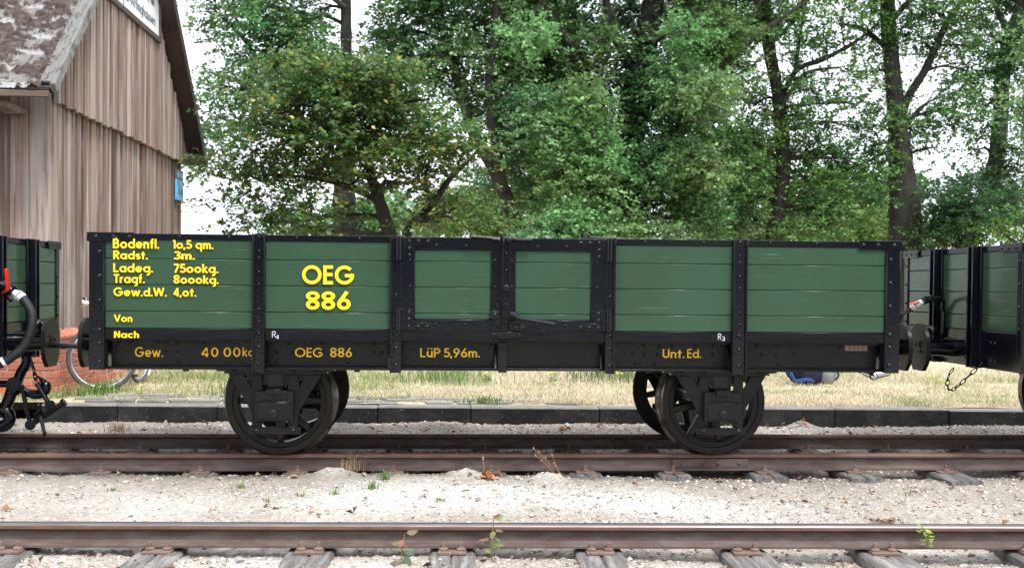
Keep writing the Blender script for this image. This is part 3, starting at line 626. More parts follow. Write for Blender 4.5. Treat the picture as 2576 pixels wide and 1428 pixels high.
# ------------------------------------------------------------------ ground
def smooth01(a, b, x): t = np.clip((x - a) / (b - a), 0, 1); return t * t * (3 - 2 * t)
def fbm(x, y, seed=0, oct=4, f0=1.0):
    r = np.random.default_rng(seed); out = np.zeros_like(x); amp = 1.0
    for o in range(oct):
        for k in range(5):
            a, p = r.uniform(0, 2 * np.pi), r.uniform(0, 2 * np.pi); f = f0 * 2 ** o * r.uniform(.7, 1.4)
            out += amp * np.sin(f * (x * np.cos(a) + y * np.sin(a)) * 2 * np.pi + p) / 5
        amp *= .55
    return out
KY = lambda x: 2.128 - .034 * (x - .26)             # kerb face line
FY = lambda x: -2.92 - .0312 * x                     # centre line of the foreground rail
def ghet(x, y):
    z = -.128 - .034 * smooth01(-.3, 1.6, x) * smooth01(2.0, -.6, y)
    z = z + .014 * smooth01(.9, 1.9, y) + .02 * fbm(x, y, 3, 3, .35) * smooth01(.6, 1.2, y) + .010 * fbm(x, y, 5, 4, .8)
    z = z - .022 * smooth01(-2.5, -3.0, y)
    z = z - .03 * np.exp(-((y + .5) / .12) ** 2) - .02 * np.exp(-((y - .5) / .12) ** 2) - .015 * np.exp(-((y - FY(x)) / .1) ** 2)
    for bx, by, h, r in ((.31, -.93, .06, .13), (-.22, -.80, .05, .14), (-1.12, -.72, .055, .15), (-.4, -1.5, .03, .5), (.2, -1.6, .025, .6), (2.95, 2.0, .06, .12), (-1.35, 1.6, .05, .3), (-.4, 1.75, .05, .35)):
        z = z + h * np.exp(-((x - bx) ** 2 + (y - by) ** 2) / r ** 2)
    return z
nx, ny = 560, 400
gx, gy = np.meshgrid(np.linspace(-7.5, 7.5, nx), np.linspace(-5.2, 2.5, ny))
gz = ghet(gx, gy) + .006 * rng.standard_normal(gx.shape)
v = np.stack([gx, gy, gz], -1).reshape(-1, 3); i = np.arange(ny - 1)[:, None] * nx + np.arange(nx - 1)[None]
f = np.stack([i, i + 1, i + nx + 1, i + nx], -1).reshape(-1, 4)
wht = np.clip(1.4 * np.exp(-(((gx - .1) / 1.5) ** 2 + ((gy + 1.65) / .42) ** 2)) + .5 * fbm(gx, gy, 51, 4, .5) + .25 * smooth01(.5, -2, gx) * smooth01(-.9, -1.4, gy), 0, 1)
for bx, by in ((.31, -.93), (-.22, -.80), (-1.12, -.72)): wht = np.maximum(wht, np.exp(-((gx - bx) ** 2 + (gy - by) ** 2) / .016))
drk = np.clip(np.exp(-((gy + .62) / .2) ** 2) + .8 * np.exp(-((gy) / .55) ** 4) + .35 * smooth01(.6, 1.2, gy) + .35 * fbm(gx, gy, 52, 4, .9) - .05, 0, 1) * (1 - wht)  # darker along the near rail, between the rails and towards the kerb
bt = np.array([.385, .34, .29]) * (1 - wht)[..., None] + np.array([.59, .56, .515]) * wht[..., None]; bt = bt * (1 - .5 * drk)[..., None] * rng.uniform(.8, 1.15, gx.shape)[..., None]
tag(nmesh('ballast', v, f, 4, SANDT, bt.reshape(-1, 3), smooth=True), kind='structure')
mb = MB(); mb.box(-500, 500, -500, 500, -.6, -.30); tag(mb.build('ground', SAND), kind='structure')

mb = MB(); n = 24
# turf platform behind the kerb: one sheet, gently uneven, then the far meadow
px_, py_ = np.meshgrid(np.linspace(-14, 14, 120), np.concatenate([np.linspace(0, 6, 60), np.linspace(6.3, 40, 40)]))
yy = KY(px_) + .16 + py_; left = smooth01(-4.2, -4.6, px_); yy = yy - left * .0
zz = .045 + .012 * fbm(px_, yy, 9, 4, .5) + .03 * smooth01(6, 14, yy)
v = np.stack([px_, yy, zz], -1).reshape(-1, 3); nx, ny = px_.shape[1], px_.shape[0]
i = np.arange(ny - 1)[:, None] * nx + np.arange(nx - 1)[None]; f = np.stack([i, i + 1, i + nx + 1, i + nx], -1).reshape(-1, 4)
tag(nmesh('lawn', v, f, 4, SOIL, smooth=True), kind='structure')
mb = MB(); mb.box(-500, 500, 41, 900, -.2, .06); mb.box(-500, -13.9, 3, 41, -.2, .03); mb.box(13.9, 500, 3, 41, -.2, .03); tag(mb.build('field', FIELD), kind='structure')

# kerb of stone blocks
mb = MB(); xs = [-4.05, -3.36, -2.45, -1.75, -.98, -.12, 1.07, 2.15, 3.27, 4.35, 5.4, 6.5, 7.6]
for k, (a, b) in enumerate(zip(xs[:-1], xs[1:])):
    a += .003; b -= .003; j = random.uniform(-.006, .006); jz = random.uniform(-.006, .006)
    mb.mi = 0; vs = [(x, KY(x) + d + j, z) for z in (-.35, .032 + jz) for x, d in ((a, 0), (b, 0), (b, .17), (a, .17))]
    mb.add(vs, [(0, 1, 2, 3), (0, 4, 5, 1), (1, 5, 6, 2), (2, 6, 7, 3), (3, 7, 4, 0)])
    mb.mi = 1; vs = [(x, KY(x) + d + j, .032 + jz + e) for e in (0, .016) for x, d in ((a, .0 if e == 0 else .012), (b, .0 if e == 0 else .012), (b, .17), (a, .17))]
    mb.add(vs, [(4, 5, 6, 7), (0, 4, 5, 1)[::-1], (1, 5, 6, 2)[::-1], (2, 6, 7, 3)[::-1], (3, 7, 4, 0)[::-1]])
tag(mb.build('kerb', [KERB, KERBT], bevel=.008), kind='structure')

# flat paving stones behind the kerb on the left
mb = MB()
for r_ in range(4):
    x = -4.0 + r_ * .1
    while x < .9 - r_ * .5:
        wd = random.uniform(.18, .34); y = KY(x) + .19 + r_ * .17
        if random.random() < .9:
            g = random.uniform(.17, .3); mb.tint = (g, g * .96, g * .88)
            pts = [(x + wd / 2 + (wd / 2 - .012) * math.copysign(abs(math.cos(t)) ** .5, math.cos(t)) + random.uniform(-.012, .012), y + .08 + .073 * math.copysign(abs(math.sin(t)) ** .5, math.sin(t)) + random.uniform(-.008, .008)) for t in [2 * math.pi * q / 12 for q in range(12)]]
            mb.prism(pts, 'z', .0, .064 + random.uniform(-.008, .008))
        x += wd
tag(mb.build('paving', COBBLE, bevel=.008), kind='structure')

# ------------------------------------------------------------------ tracks
def rail_mb(x0, x1, h, hw, polish):
    mb = MB(); r = hw / 2
    head = [(-r, -.013), (-r + .003, -.006), (-r + .011, -.001), (-r + .02, 0), (r - .02, 0), (r - .011, -.001), (r - .003, -.006), (r, -.013), (r, -.026), (r - .01, -.034), (-r + .01, -.034), (-r, -.026)]
    mb.mi = 1; mb.prism(head, 'x', x0, x1)
    web = [(-.008, -.0345), (.008, -.0345), (.009, -h + .03), (.02, -h + .018), (.052, -h + .010), (.052, -h), (-.052, -h), (-.052, -h + .010), (-.02, -h + .018), (-.009, -h + .03)]
    mb.mi = 0; mb.prism(web, 'x', x0, x1)
    if polish: mb.mi = 2; mb.prism([(-r - .0004, -.011), (-r + .0026, -.0053), (-r + .0106, -.0003), (-r + .02, .0008), (r - .02, .0008), (r - .0106, -.0003), (r - .0026, -.0053), (r + .0004, -.011)], 'x', x0, x1)
    return mb
def sleeper(parent, x, y0, y1, wd, zt, rails, matl, double, skew=0):
    n = 18; vs = []; prof = []
    mb = MB(); sg = random.uniform(-.008, .008)
    for j in range(n + 1):
        y = y0 + (y1 - y0) * j / n; a = wd / 2 + random.uniform(-.006, .006)
        vs += [(x - a, y, zt - .14), (x + a, y, zt - .14), (x + a, y, zt - .012), (x + a - .012, y, zt + random.uniform(-.003, .003)), (x + .01 + sg, y, zt + random.uniform(-.003, .003)), (x + sg, y, zt - .01), (x - .01 + sg, y, zt + random.uniform(-.003, .003)), (x - a + .012, y, zt), (x - a, y, zt - .012)]
    m = 9; fs = [(j * m + k, j * m + (k + 1) % m, (j + 1) * m + (k + 1) % m, (j + 1) * m + k) for j in range(n) for k in range(m)] + [tuple(range(m))[::-1], tuple(range(n * m, n * m + m))]
    mb.add(vs, fs); s = mb.build('sleeper', matl, parent, angle=30)
    for ry in rails:
        b = MB(); b.box(x - .068, x + .068, ry - .12, ry + .12, zt + .0005, zt + .014)
        for q in ((-1, 1) if double else (0,)):
            for sg in (-1, 1):
                c = (x + q * .042, ry + sg * .062); b.lathe([(0, .024), (.008, .024), (.014, .013), (.014, .001), (0, .001)], (c[0], c[1], zt + .014), 'z', 12)
                b.box(c[0] - .009, c[0] + .009, c[1] - .009, c[1] + .009, zt + .02, zt + .052)
        b.build('base_plate', RUSTB, s, bevel=.002)
tr = tag(empty('railway_track', (0, 0, -.13)), 'rusty narrow track carrying the green wagons, its sleepers half buried', 'railway track', 'railway tracks')
for y in (-.53, .53): rail_mb(-10, 10, .113, .058, False).build('rail', [RUST, RUSTH], tr, loc=(0, y, .13))
for x in (-3.96, -3.31, -2.715, -2.05, -1.395, -.741, -.071, .584, 1.20, 1.849, 2.496, 3.15, 3.80, 4.45):
    j = random.uniform(-.03, .03); yb = -.70 - max(0, x - .3) * .075 + j
    sleeper(tr, x + .02, yb, .98 + j, .22, .004, (-.53, .53), TIED, False)
for yo_, x0, x1 in ((-.53, 1.222, 1.761), (.53, .98, 1.52)):
    mb = MB()
    for sy in (-1, 1):
        mb.box(x0, x1, min(sy * .010, sy * .03), max(sy * .010, sy * .03), .035, .093)
        for u in (.12, .4, .6, .88): mb.dome((x0 + u * (x1 - x0), sy * .03, .064), .016, (0, sy, 0), .8)
    mb.build('fishplate', RUST, tr, bevel=.003, loc=(0, yo_, 0))
t2 = tag(empty('railway_track', (0, -3.44, -.128), -R_(1.787)), 'track in front with a shiny worn rail head and pale split sleepers', 'railway track', 'railway tracks')
for y in (-.53, .52): rail_mb(-12, 12, .112, .066, True).build('rail', [RUST, RUSTH, STEEL], t2, loc=(0, y, .128))
for x in (-3.2, -2.49, -1.764, -1.056, -.361, .368, 1.081, 1.765, 2.50, 3.2):
    sleeper(t2, x + random.uniform(-.01, .01), -.95, .78, .225, -.003, (-.53, .52), TIE, True)

# ------------------------------------------------------------------ stones, litter, grass (countless: stuff)
ICO = np.array([(0, 0, 1), (.894, 0, .447), (.276, .851, .447), (-.724, .526, .447), (-.724, -.526, .447), (.276, -.851, .447), (.724, .526, -.447), (-.276, .851, -.447), (-.894, 0, -.447), (-.276, -.851, -.447), (.724, -.526, -.447), (0, 0, -1)])
ICF = np.array([(0, 1, 2), (0, 2, 3), (0, 3, 4), (0, 4, 5), (0, 5, 1), (1, 6, 2), (2, 7, 3), (3, 8, 4), (4, 9, 5), (5, 10, 1), (6, 7, 2), (7, 8, 3), (8, 9, 4), (9, 10, 5), (10, 6, 1), (6, 11, 7), (7, 11, 8), (8, 11, 9), (9, 11, 10), (10, 11, 6)])
N = 70000
sx = rng.uniform(-5.2, 5.4, N); sy = rng.uniform(-4.3, 2.1, N); den = .25 + .5 * smooth01(-1, 1.2, sx) + .35 * (fbm(sx, sy, 21, 3, .5) > .1) + .5 * smooth01(-2.7, -3.2, sy) + .3 * smooth01(-.7, 0, sy)
keep = rng.uniform(0, 1, N) < den; sx, sy = sx[keep], sy[keep]; N = len(sx)
r = .0032 + .003 * rng.gamma(1.2, 1, N); r = np.clip(r, 0, .02)
V = ICO[None] * (1 + .25 * rng.standard_normal((N, 12, 1))) * r[:, None, None] * np.stack([rng.uniform(.8, 1.5, N), rng.uniform(.7, 1.1, N), rng.uniform(.45, .8, N)], -1)[:, None]
a = rng.uniform(0, 2 * np.pi, N); c, s_ = np.cos(a)[:, None], np.sin(a)[:, None]
V = np.stack([V[..., 0] * c - V[..., 1] * s_, V[..., 0] * s_ + V[..., 1] * c, V[..., 2]], -1) + np.stack([sx, sy, ghet(sx, sy) + r * .2], -1)[:, None]
pal = np.array([(.55, .5, .44), (.42, .37, .32), (.6, .57, .53), (.3, .26, .23), (.4, .28, .2), (.2, .19, .19), (.66, .63, .6), (.12, .13, .15)])
t = pal[rng.choice(8, N, p=[.24, .22, .16, .14, .09, .06, .07, .02])] * rng.uniform(.8, 1.15, (N, 1))
F = (np.arange(N)[:, None, None] * 12 + ICF[None]).reshape(-1, 3)
tag(nmesh('gravel', V.reshape(-1, 3), F, 3, TINT, np.repeat(t, 12, 0)), kind='stuff')

def leafquads(P, D, Nn, L, Wd, fold=.15):
    """rhombic leaves: base P, direction D, normal Nn -> (n,4,3)"""
    B = np.cross(Nn, D); B /= np.linalg.norm(B, axis=-1, keepdims=True) + 1e-9; U = np.cross(D, B)
    L = L[:, None]; Wd = Wd[:, None]
    return np.stack([P, P + D * L * .45 + B * Wd + U * L * fold, P + D * L, P + D * L * .45 - B * Wd + U * L * fold], 1)
def unit(a): return a / (np.linalg.norm(a, axis=-1, keepdims=True) + 1e-9)
# dry leaves and straw bits lying about
N = 5200
sx = rng.uniform(-5, 5.2, N); sy = rng.uniform(-4.2, 2.05, N)
den = .11 + .8 * smooth01(-3.0, -3.2, sy) + .4 * smooth01(.6, 1.0, sy) + .5 * np.exp(-((sy + .65) / .12) ** 2)
k = rng.uniform(0, 1, N) < den; sx, sy = sx[k], sy[k]; N = len(sx)
P = np.stack([sx, sy, ghet(sx, sy) + .01], -1); D = unit(rng.standard_normal((N, 3)) * (1, 1, .25)); Nn = unit(rng.standard_normal((N, 3)) * .4 + (0, 0, 1))
big = rng.uniform(0, 1, N) < .45
L = np.where(big, rng.uniform(.03, .065, N), rng.uniform(.03, .1, N)); Wd = np.where(big, L * rng.uniform(.25, .4, N), .0025)
q = leafquads(P, D, Nn, L, Wd, .3)
pal = np.array([(.3, .14, .07), (.42, .24, .13), (.25, .16, .1), (.5, .38, .25), (.16, .1, .07)])
t = np.where(big[:, None], pal[rng.choice(5, N)], np.array([(.36, .28, .19)]) * rng.uniform(.5, 1.2, (N, 1)))
tag(nmesh('litter', q.reshape(-1, 3), N, 4, TINT, np.repeat(t, 4, 0)), kind='stuff')

def blades(P, h, lean, wd, tint):
    """bent two-quad blades -> verts, faces"""
    n = len(P); a = rng.uniform(0, 2 * np.pi, n); d = np.stack([np.cos(a), np.sin(a), 0 * a], -1); s = np.stack([-d[:, 1], d[:, 0], 0 * a], -1) * wd[:, None]
    up = np.array([0, 0, 1.]); m = P + up * h[:, None] * .6 + d * (lean * h * .35)[:, None]; tp = P + up * h[:, None] + d * (lean * h)[:, None]
    V = np.stack([P - s, P + s, m + s * .8, m - s * .8, tp + s * .15, tp - s * .15], 1)
    F = (np.arange(n)[:, None, None] * 6 + np.array([(0, 1, 2, 3), (3, 2, 4, 5)])[None]).reshape(-1, 4)
    return V.reshape(-1, 3), F, np.repeat(tint, 6, 0)
N = 150000
sx = rng.uniform(-5.2, 7.5, N); sy = KY(sx) + .2 + rng.power(1.0, N) * 6.0 * rng.uniform(0, 1, N) ** .8
nn = fbm(sx, sy, 31, 4, .45); n2 = fbm(sx, sy, 37, 4, 1.3)
leftg = smooth01(.8, -2.2, sx)
pav = (sx < .9 - (sy - KY(sx)) * 2.4) & (sy < KY(sx) + .8) & (sx > -4.1)
k = (rng.uniform(0, 1, N) < np.where(pav, np.where(n2 > .35, .55, .05), .75 + .35 * n2)); k &= ~((sx < -4.15) & (sy > 3.1))
sx, sy, nn, n2, leftg = sx[k], sy[k], nn[k], n2[k], leftg[k]; N = len(sx)
green = rng.uniform(0, 1, N) < np.clip(.17 + .42 * leftg + .45 * nn + .25 * n2 + .15 * smooth01(4.0, 5.5, sy), .04, .9)
h = rng.gamma(3, .0085, N) * (1 + .5 * (nn > .4)) * (1 + 1.0 * smooth01(4.4, 5.4, sy)); h = np.clip(h, .008, .16)
t = np.where(green[:, None], np.array([(.2, .26, .1)]) + rng.uniform(0, 1, (N, 1)) * np.array([(.16, .15, .06)]), np.array([(.6, .515, .385)]) + rng.uniform(-.14, .12, (N, 1)))
v, f, t = blades(np.stack([sx, sy, np.full(N, .04)], -1), h, rng.uniform(.3, 2.0, N), rng.uniform(.0022, .0045, N), t)
tag(nmesh('grass', v, f, 4, GRASSM, t), kind='stuff')

# ------------------------------------------------------------------ small plants, each a thing
def tuft(name, label, cat, c, n, hmin, hmax, spread, cols, group=None, wd=.003, lean=(.2, .9)):
    P = np.stack([c[0] + rng.normal(0, spread, n), c[1] + rng.normal(0, spread, n), np.full(n, c[2])], -1)
    t = np.array(cols)[rng.choice(len(cols), n)] * rng.uniform(.75, 1.2, (n, 1))
    v, f, t = blades(P, rng.uniform(hmin, hmax, n), rng.uniform(*lean, n), np.full(n, wd), t)
    return tag(nmesh(name, v, f, 4, GRASSM, t), label, cat, group)
G1, G2, DRY = (.1, .24, .05), (.2, .3, .08), (.36, .26, .16)
ghs = lambda x, y: float(ghet(np.array([x]), np.array([y]))[0])
tuft('dry_grass_tuft', 'dry brown grass tuft on the sand heap at the rail, left of the wheels midway', 'grass tuft', (-1.02, -.66, -.1), 60, .05, .13, .035, [DRY, (.45, .35, .22)], wd=.002)
tuft('dry_grass_tuft', 'dry grass tuft on the ballast between kerb and far rail, by the cut-off left wagon', 'grass tuft', (-3.13, 1.45, -.1), 70, .04, .11, .05, [DRY, (.45, .35, .22)], wd=.003)
for x, y, lb, n in ((968, 1212, 'bright green grass tuft standing alone on sand below the door of the middle wagon', 40), (935, 1237, 'low spreading green grass tuft on white sand, just left of the tallest one', 40),
                    (843, 1247, 'small pale green tuft on open sand between the tracks, below the left wheel', 22), (605, 1230, 'tiny bright green tuft on bare gravel left of the left wheel', 20),
                    (758, 1250, 'green and brown tuft on the sand directly under the left wheel', 26), (672, 1262, 'small brownish rosette tuft nearest the shiny rail', 22), (1110, 1275, 'lone low tuft close behind the shiny rail near the wilted sapling', 18),
                    (2280, 1233, 'small green tuft on gravel in front of the right wagon', 18), (283, 1235, 'olive moss-like tuft on gravel at the far left between the tracks', 24)):
    p = CAMP + (lambda v: v * ((-.13 - CAMP[2]) / v[2]))(CF + CR * (x - CX) / FOC - CU * (y - CY) / FOC)
    big = n >= 40
    tuft('grass_tuft', lb, 'grass tuft', (p[0], p[1], ghs(p[0], p[1]) - .005), n, .02, .085 if big else .04, .02 if big else .016, [G1, G2] if 'brown' not in lb else [G2, DRY, DRY], 'grass tufts on the ballast', .0028)
tuft('grass_tuft', 'broad green weed rosette growing beside the kerb paving left of centre', 'weed', (.02, 2.42, .05), 90, .03, .09, .09, [G1, G2, (.14, .2, .05)], wd=.006)
tuft('tall_grass_clump', 'tall green grass clump below the door post, behind the dry turf', 'grass clump', (-.35, 4.9, .03), 260, .1, .26, .3, [G1, G2, (.2, .3, .12)], wd=.005)
tuft('tall_grass_clump', 'dark green grass clump making the dark band under the right side of the door', 'grass clump', (1.75, 5.4, .03), 320, .1, .2, .35, [(.05, .1, .03), (.1, .13, .05)], wd=.005)  # blades coloured darker, standing in for a dark band behind the turf
tuft('tall_grass_clump', 'long fresh grass clump at the foot of the bicycle wheel', 'grass clump', (-3.75, 3.2, .04), 120, .06, .2, .12, [G1, G2], wd=.005)
tuft('tall_grass_clump', 'leafy green clump at the corner of the brick plinth', 'grass clump', (-4.0, 3.0, .03), 110, .05, .16, .1, [G1, G2, DRY], wd=.005)
tuft('tall_grass_clump', 'bushy green grass clump just left of the left wheel behind the kerb', 'grass clump', (-2.3, 3.3, .04), 260, .06, .2, .22, [G1, G2], wd=.005)
def sprig(name, label, cat, c, h, n, L, cols, lean=0, flowers=0, fcol=(.8, .6, .01), group=None, droop=.3, stemcol=(.2, .18, .09)):
    """a stem with leaves up its length, optional flower heads"""
    root = tag(empty(name, c), label, cat, group); mb = MB(); mb.tint = stemcol
    pts = smooth_path([(0, 0, 0), (lean * .3 * h, 0, h * .4), (lean * h, .01, h)], 4); mb.tube(pts, [.004 - .0025 * i / len(pts) for i in range(len(pts))], 5)
    mb.build('stem', TINT, root)
    tq = np.linspace(.25, 1, n); P = np.array([pts[min(int(u * (len(pts) - 1)), len(pts) - 1)] for u in tq]); a = np.arange(n) * 2.4 + rng.uniform(0, 1, n)
    D = unit(np.stack([np.cos(a), np.sin(a), rng.uniform(-droop, .5, n)], -1)); Nn = unit(np.stack([-.3 * np.cos(a), -.3 * np.sin(a) - .5, np.ones(n)], -1) + rng.standard_normal((n, 3)) * .3)
    LL = L * rng.uniform(.6, 1.1, n); q = leafquads(P + D * .012, D, Nn, LL, LL * .26, -.05); t = np.array(cols)[rng.choice(len(cols), n)] * rng.uniform(.8, 1.2, (n, 1))
    a_, b_, c_, d_ = q[:, 0], q[:, 1], q[:, 2], q[:, 3]; mid = (b_ + d_) / 2; e_ = c_ - a_
    q = np.stack([a_, b_ - e_ * .2, b_ + e_ * .1 + (mid - b_) * .1, c_ - e_ * .12 + (b_ - mid) * .35, c_, c_ - e_ * .12 + (d_ - mid) * .35, d_ + e_ * .1 + (mid - d_) * .1, d_ - e_ * .2], 1)
    nmesh('leaves', q.reshape(-1, 3), n, 8, LEAF, np.repeat(t, 8, 0), root)
    if flowers:
        mb = MB()
        for k in range(flowers):
            p = Vector(pts[-1]) + Vector((random.uniform(-.05, .05), random.uniform(-.04, .04), random.uniform(-.02, .04)))
            mb.lathe([(0, .001), (.004, .018), (.010, .013), (.012, .001)], p, 'z', 8, False)
        mb.build('flowers', mat('flower_yellow', fcol, .6), root)
    return root
sprig('wilted_sapling', 'half withered sapling with brown curled leaves in front of the shiny rail', 'sapling', (-.586, -3.16, -.16), .16, 14, .06, [(.26, .13, .07), (.3, .2, .11), (.08, .16, .07), (.2, .18, .08)], .1, droop=1.2)
sprig('young_sapling', 'young sapling with oval green leaves and a bare tip, reaching above the shiny rail', 'sapling', (-.155, -3.06, -.16), .225, 16, .06, [(.17, .22, .07), (.22, .25, .08), (.2, .19, .07), (.26, .12, .07)], .03, droop=.7)
sprig('leafy_shoot', 'bright yellow-green leafy shoot against the shiny rail at the right', 'seedling', (1.98, -3.075, -.09), .095, 20, .035, [(.32, .42, .04), (.25, .36, .05)], -.35)
sprig('weed_seedling', 'red-tinged seedling at the foot of the kerb beside the right wheel', 'seedling', (2.93, 1.9, -.12), .09, 9, .045, [(.4, .14, .06), (.3, .3, .05), (.45, .3, .1)])
sprig('weed_seedling', 'small green seedling just behind the far rail below the door', 'seedling', (-.33, 1.2, -.12), .07, 8, .04, [(.2, .36, .05), (.15, .3, .06)])
for x, y, lb in ((1392, 938, 'yellow ragwort with two heads, first one right of the centre bracket'), (1450, 935, 'tall yellow ragwort right of the first one'), (1490, 936, 'widest ragwort clump with blue-green leaves and small yellow heads'), (1560, 942, 'lone short ragwort before the dark grass, nearest the right wheel'), (1225, 945, 'pale ragwort left of the centre bracket')):
    p = W(x, y, 4.9); sprig('ragwort', lb, 'flowering plant', (p[0], 4.9, .04), max(.08, p[2] - .03), 26, .05, [(.14, .26, .1), (.2, .32, .15)], 0, 3, group='yellow flowers behind the kerb')
for x, y, lb in ((2080, 976, 'single yellow bloom in dry turf right of the lying backpack'), (2378, 962, 'yellow bloom in turf beneath the right wagon, right of its chain'), (2335, 946, 'yellow bloom just below the parted buffers at right')):
    p = W(x - 0, y, 3.6); sprig('dandelion', lb, 'flower', (p[0], 3.6, .03), max(.05, p[2] - .03), 6, .05, [G1, G2], 0, 2, group='yellow blooms in the turf')
sprig('dandelion', 'yellow bloom low beside the bicycle wheel', 'flower', (W(355, 985, 3.0)[0], 3.0, .03), .1, 8, .05, [G1, G2], 0, 2, group='yellow blooms in the turf')
# dry seed stalks at the near rail
root = tag(empty('dry_seed_stalks', (.40, -.90, -.15)), 'tall dry brown seed stalks leaning left in front of the near rail', 'dry plant')
mb = MB(); mb.tint = (.32, .2, .12); hb = MB(); hb.tint = (.3, .17, .1)
for x, y, bx in ((1342, 1127, 1400), (1356, 1136, 1402), (1347, 1145, 1404), (1388, 1144, 1408), (1372, 1150, 1404), (1393, 1165, 1410), (1398, 1172, 1412), (1362, 1158, 1400)):
    a = W(bx, 1208, -.9); b = W(x, y, -.9 + random.uniform(-.06, .06)); m = (a + b) / 2 + np.array([.006, 0, .01])
    o = np.array(root.location); mb.tube(smooth_path([a - o, m - o, b - o], 4), .0016, 4); hb.ball(b - o, .0065, 6, (1, 1, 1.6))
for k in range(40):
    a = random.uniform(0, 6.28); l = random.uniform(.02, .09); mb.tube([(random.uniform(-.02, .04), random.uniform(-.02, .02), 0), (math.cos(a) * l, math.sin(a) * l * .5, random.uniform(.02, .08))], .0013, 3)
mb.build('stalks', TINT, root); hb.build('seed_heads', TINT, root)
root = tag(empty('dry_seed_stalk', (-.115, -.9, -.15)), 'single thin dry stalk in front of the near rail right of its sand heap', 'dry plant')
mb = MB(); mb.tint = (.38, .26, .15); mb.tube([(0, 0, 0), (.004, 0, .09), (-.004, 0, .165)], .002, 4); mb.ball((-.004, 0, .17), .008, 6, (.8, .8, 1.8)); mb.build('stalk', TINT, root)
# fallen leaves big enough to tell apart
def curled(name, label, c, n, L, cols):
    P = np.array(c) + rng.normal(0, 1, (n, 3)) * (.045, .02, .006); D = unit(rng.standard_normal((n, 3)) * (1, .6, .3)); Nn = unit(rng.standard_normal((n, 3)) * .5 + (0, -.3, 1))
    LL = rng.uniform(.6, 1.1, n) * L; q = leafquads(P, D, Nn, LL, LL * .32, .25); t = np.array(cols)[rng.choice(len(cols), n)]
    return tag(nmesh(name, q.reshape(-1, 3), n, 4, TINT, np.repeat(t, 4, 0)), label, 'dead leaves')
curled('dead_leaves', 'rust-red curled dead leaves on the sand below the near rail, middle of the picture', (-.1, -.93, -.10), 12, .07, [(.42, .15, .07), (.5, .22, .12)])
curled('dead_leaves', 'orange-brown flat leaf behind the shiny rail at the far right', (2.66, -2.45, -.135), 3, .09, [(.5, .22, .1), (.45, .2, .1)])
curled('dead_leaves', 'brown bark and leaf crumbs on the gravel right of the white sand', (2.1, -2.2, -.14), 40, .03, [(.2, .1, .06), (.3, .17, .1), (.12, .08, .06)])

# ------------------------------------------------------------------ wooden goods shed
GX, GY0, GY1 = -4.257, 3.21, 9.06
shed = tag(empty('goods_shed', (GX, GY0, .03)), 'weathered brown wooden goods shed on a brick plinth, mossy roof and overhanging gable', 'shed')
def shed_part(mb, name, m, bevel=0, parent=None, **k):
    mb.v = [(x - GX, y - GY0, z - .03) for x, y, z in mb.v]; return mb.build(name, m, parent or shed, bevel, **k)
def btint():
    g = random.uniform(.6, 1.35); r_ = random.choice([(.215, .15, .122), (.24, .168, .134), (.21, .17, .148), (.29, .232, .2), (.17, .115, .092)]); return tuple(c * g for c in r_)
roofz = lambda y: 2.97 + (min(y - 2.6, 9.31 - y)) * .88
mb = MB(); y = GY0 + .004
while y < GY1 - .02:
    wd = random.uniform(.075, .125); b = min(y + wd, GY1); mb.tint = btint(); d = random.uniform(-.02, .014); s = random.uniform(.004, .014); e = random.choice([.006, .008, .012, .016])
    mb.prism([(GX - .05, y), (GX + d, y), (GX + d + s, y + .01), (GX + d + s + .004, (y + b) / 2), (GX + d, b - e), (GX - .05, b - e)], 'z', .665 + random.uniform(-.01, .01), 2.97); y = b
shed_part(mb, 'lower_gable_boards', BOARD, smooth=False)
mb = MB(); y = GY0 - .02
while y < GY1 + .02:
    wd = random.uniform(.075, .125); b = min(y + wd, GY1 + .04); mb.tint = btint(); d = random.uniform(-.014, .014); X1 = GX + .066 + d; s = random.uniform(.003, .014)
    zt0, zt1 = roofz(y) - .09, roofz(b) - .09; zb = 2.935 + random.uniform(-.012, .012); b2 = b - random.choice([.005, .008, .013])
    prof = [(GX + .02, y), (X1, y), (X1 + s, y + .008), (X1 + s + .004, (y + b2) / 2), (X1, b2), (GX + .02, b2)]
    vs = [(px, py, zb) for px, py in prof] + [(px, py, max(zb + .02, roofz(py) - .09)) for px, py in prof]; n = 6
    mb.add(vs, [tuple(range(n))[::-1], tuple(range(n, 2 * n))] + [(q, (q + 1) % n, n + (q + 1) % n, n + q) for q in range(n)]); y = b
shed_part(mb, 'upper_gable_boards', BOARD, smooth=False)
mb = MB(); x = GX - .004; first = True
while x > -10:
    wd = random.uniform(.13, .24); mb.tint = tuple(c * 1.1 for c in btint()); d = random.uniform(0, .03)
    mb.box(x - wd + random.choice([.006, .012]), x, GY0 - .004 - d, GY0 + .03, .665, 3.03); x -= wd
shed_part(mb, 'side_wall_boards', BOARD, smooth=False)
mb = MB(); mb.box(-10, GX - .06, GY0 + .05, GY1 - .02, .0, 2.99); mb.box(-10, GX - .06, GY1 - .02, GY1 + .02, .0, 2.99)
mb.prism([(GY0 + .1, 2.991), (GY1 - .1, 2.991), (5.955, 5.75)], 'x', -10, GX - .06)
for b in range(9): z = .7
shed_part(mb, 'core_wall', SOFFIT, smooth=False)
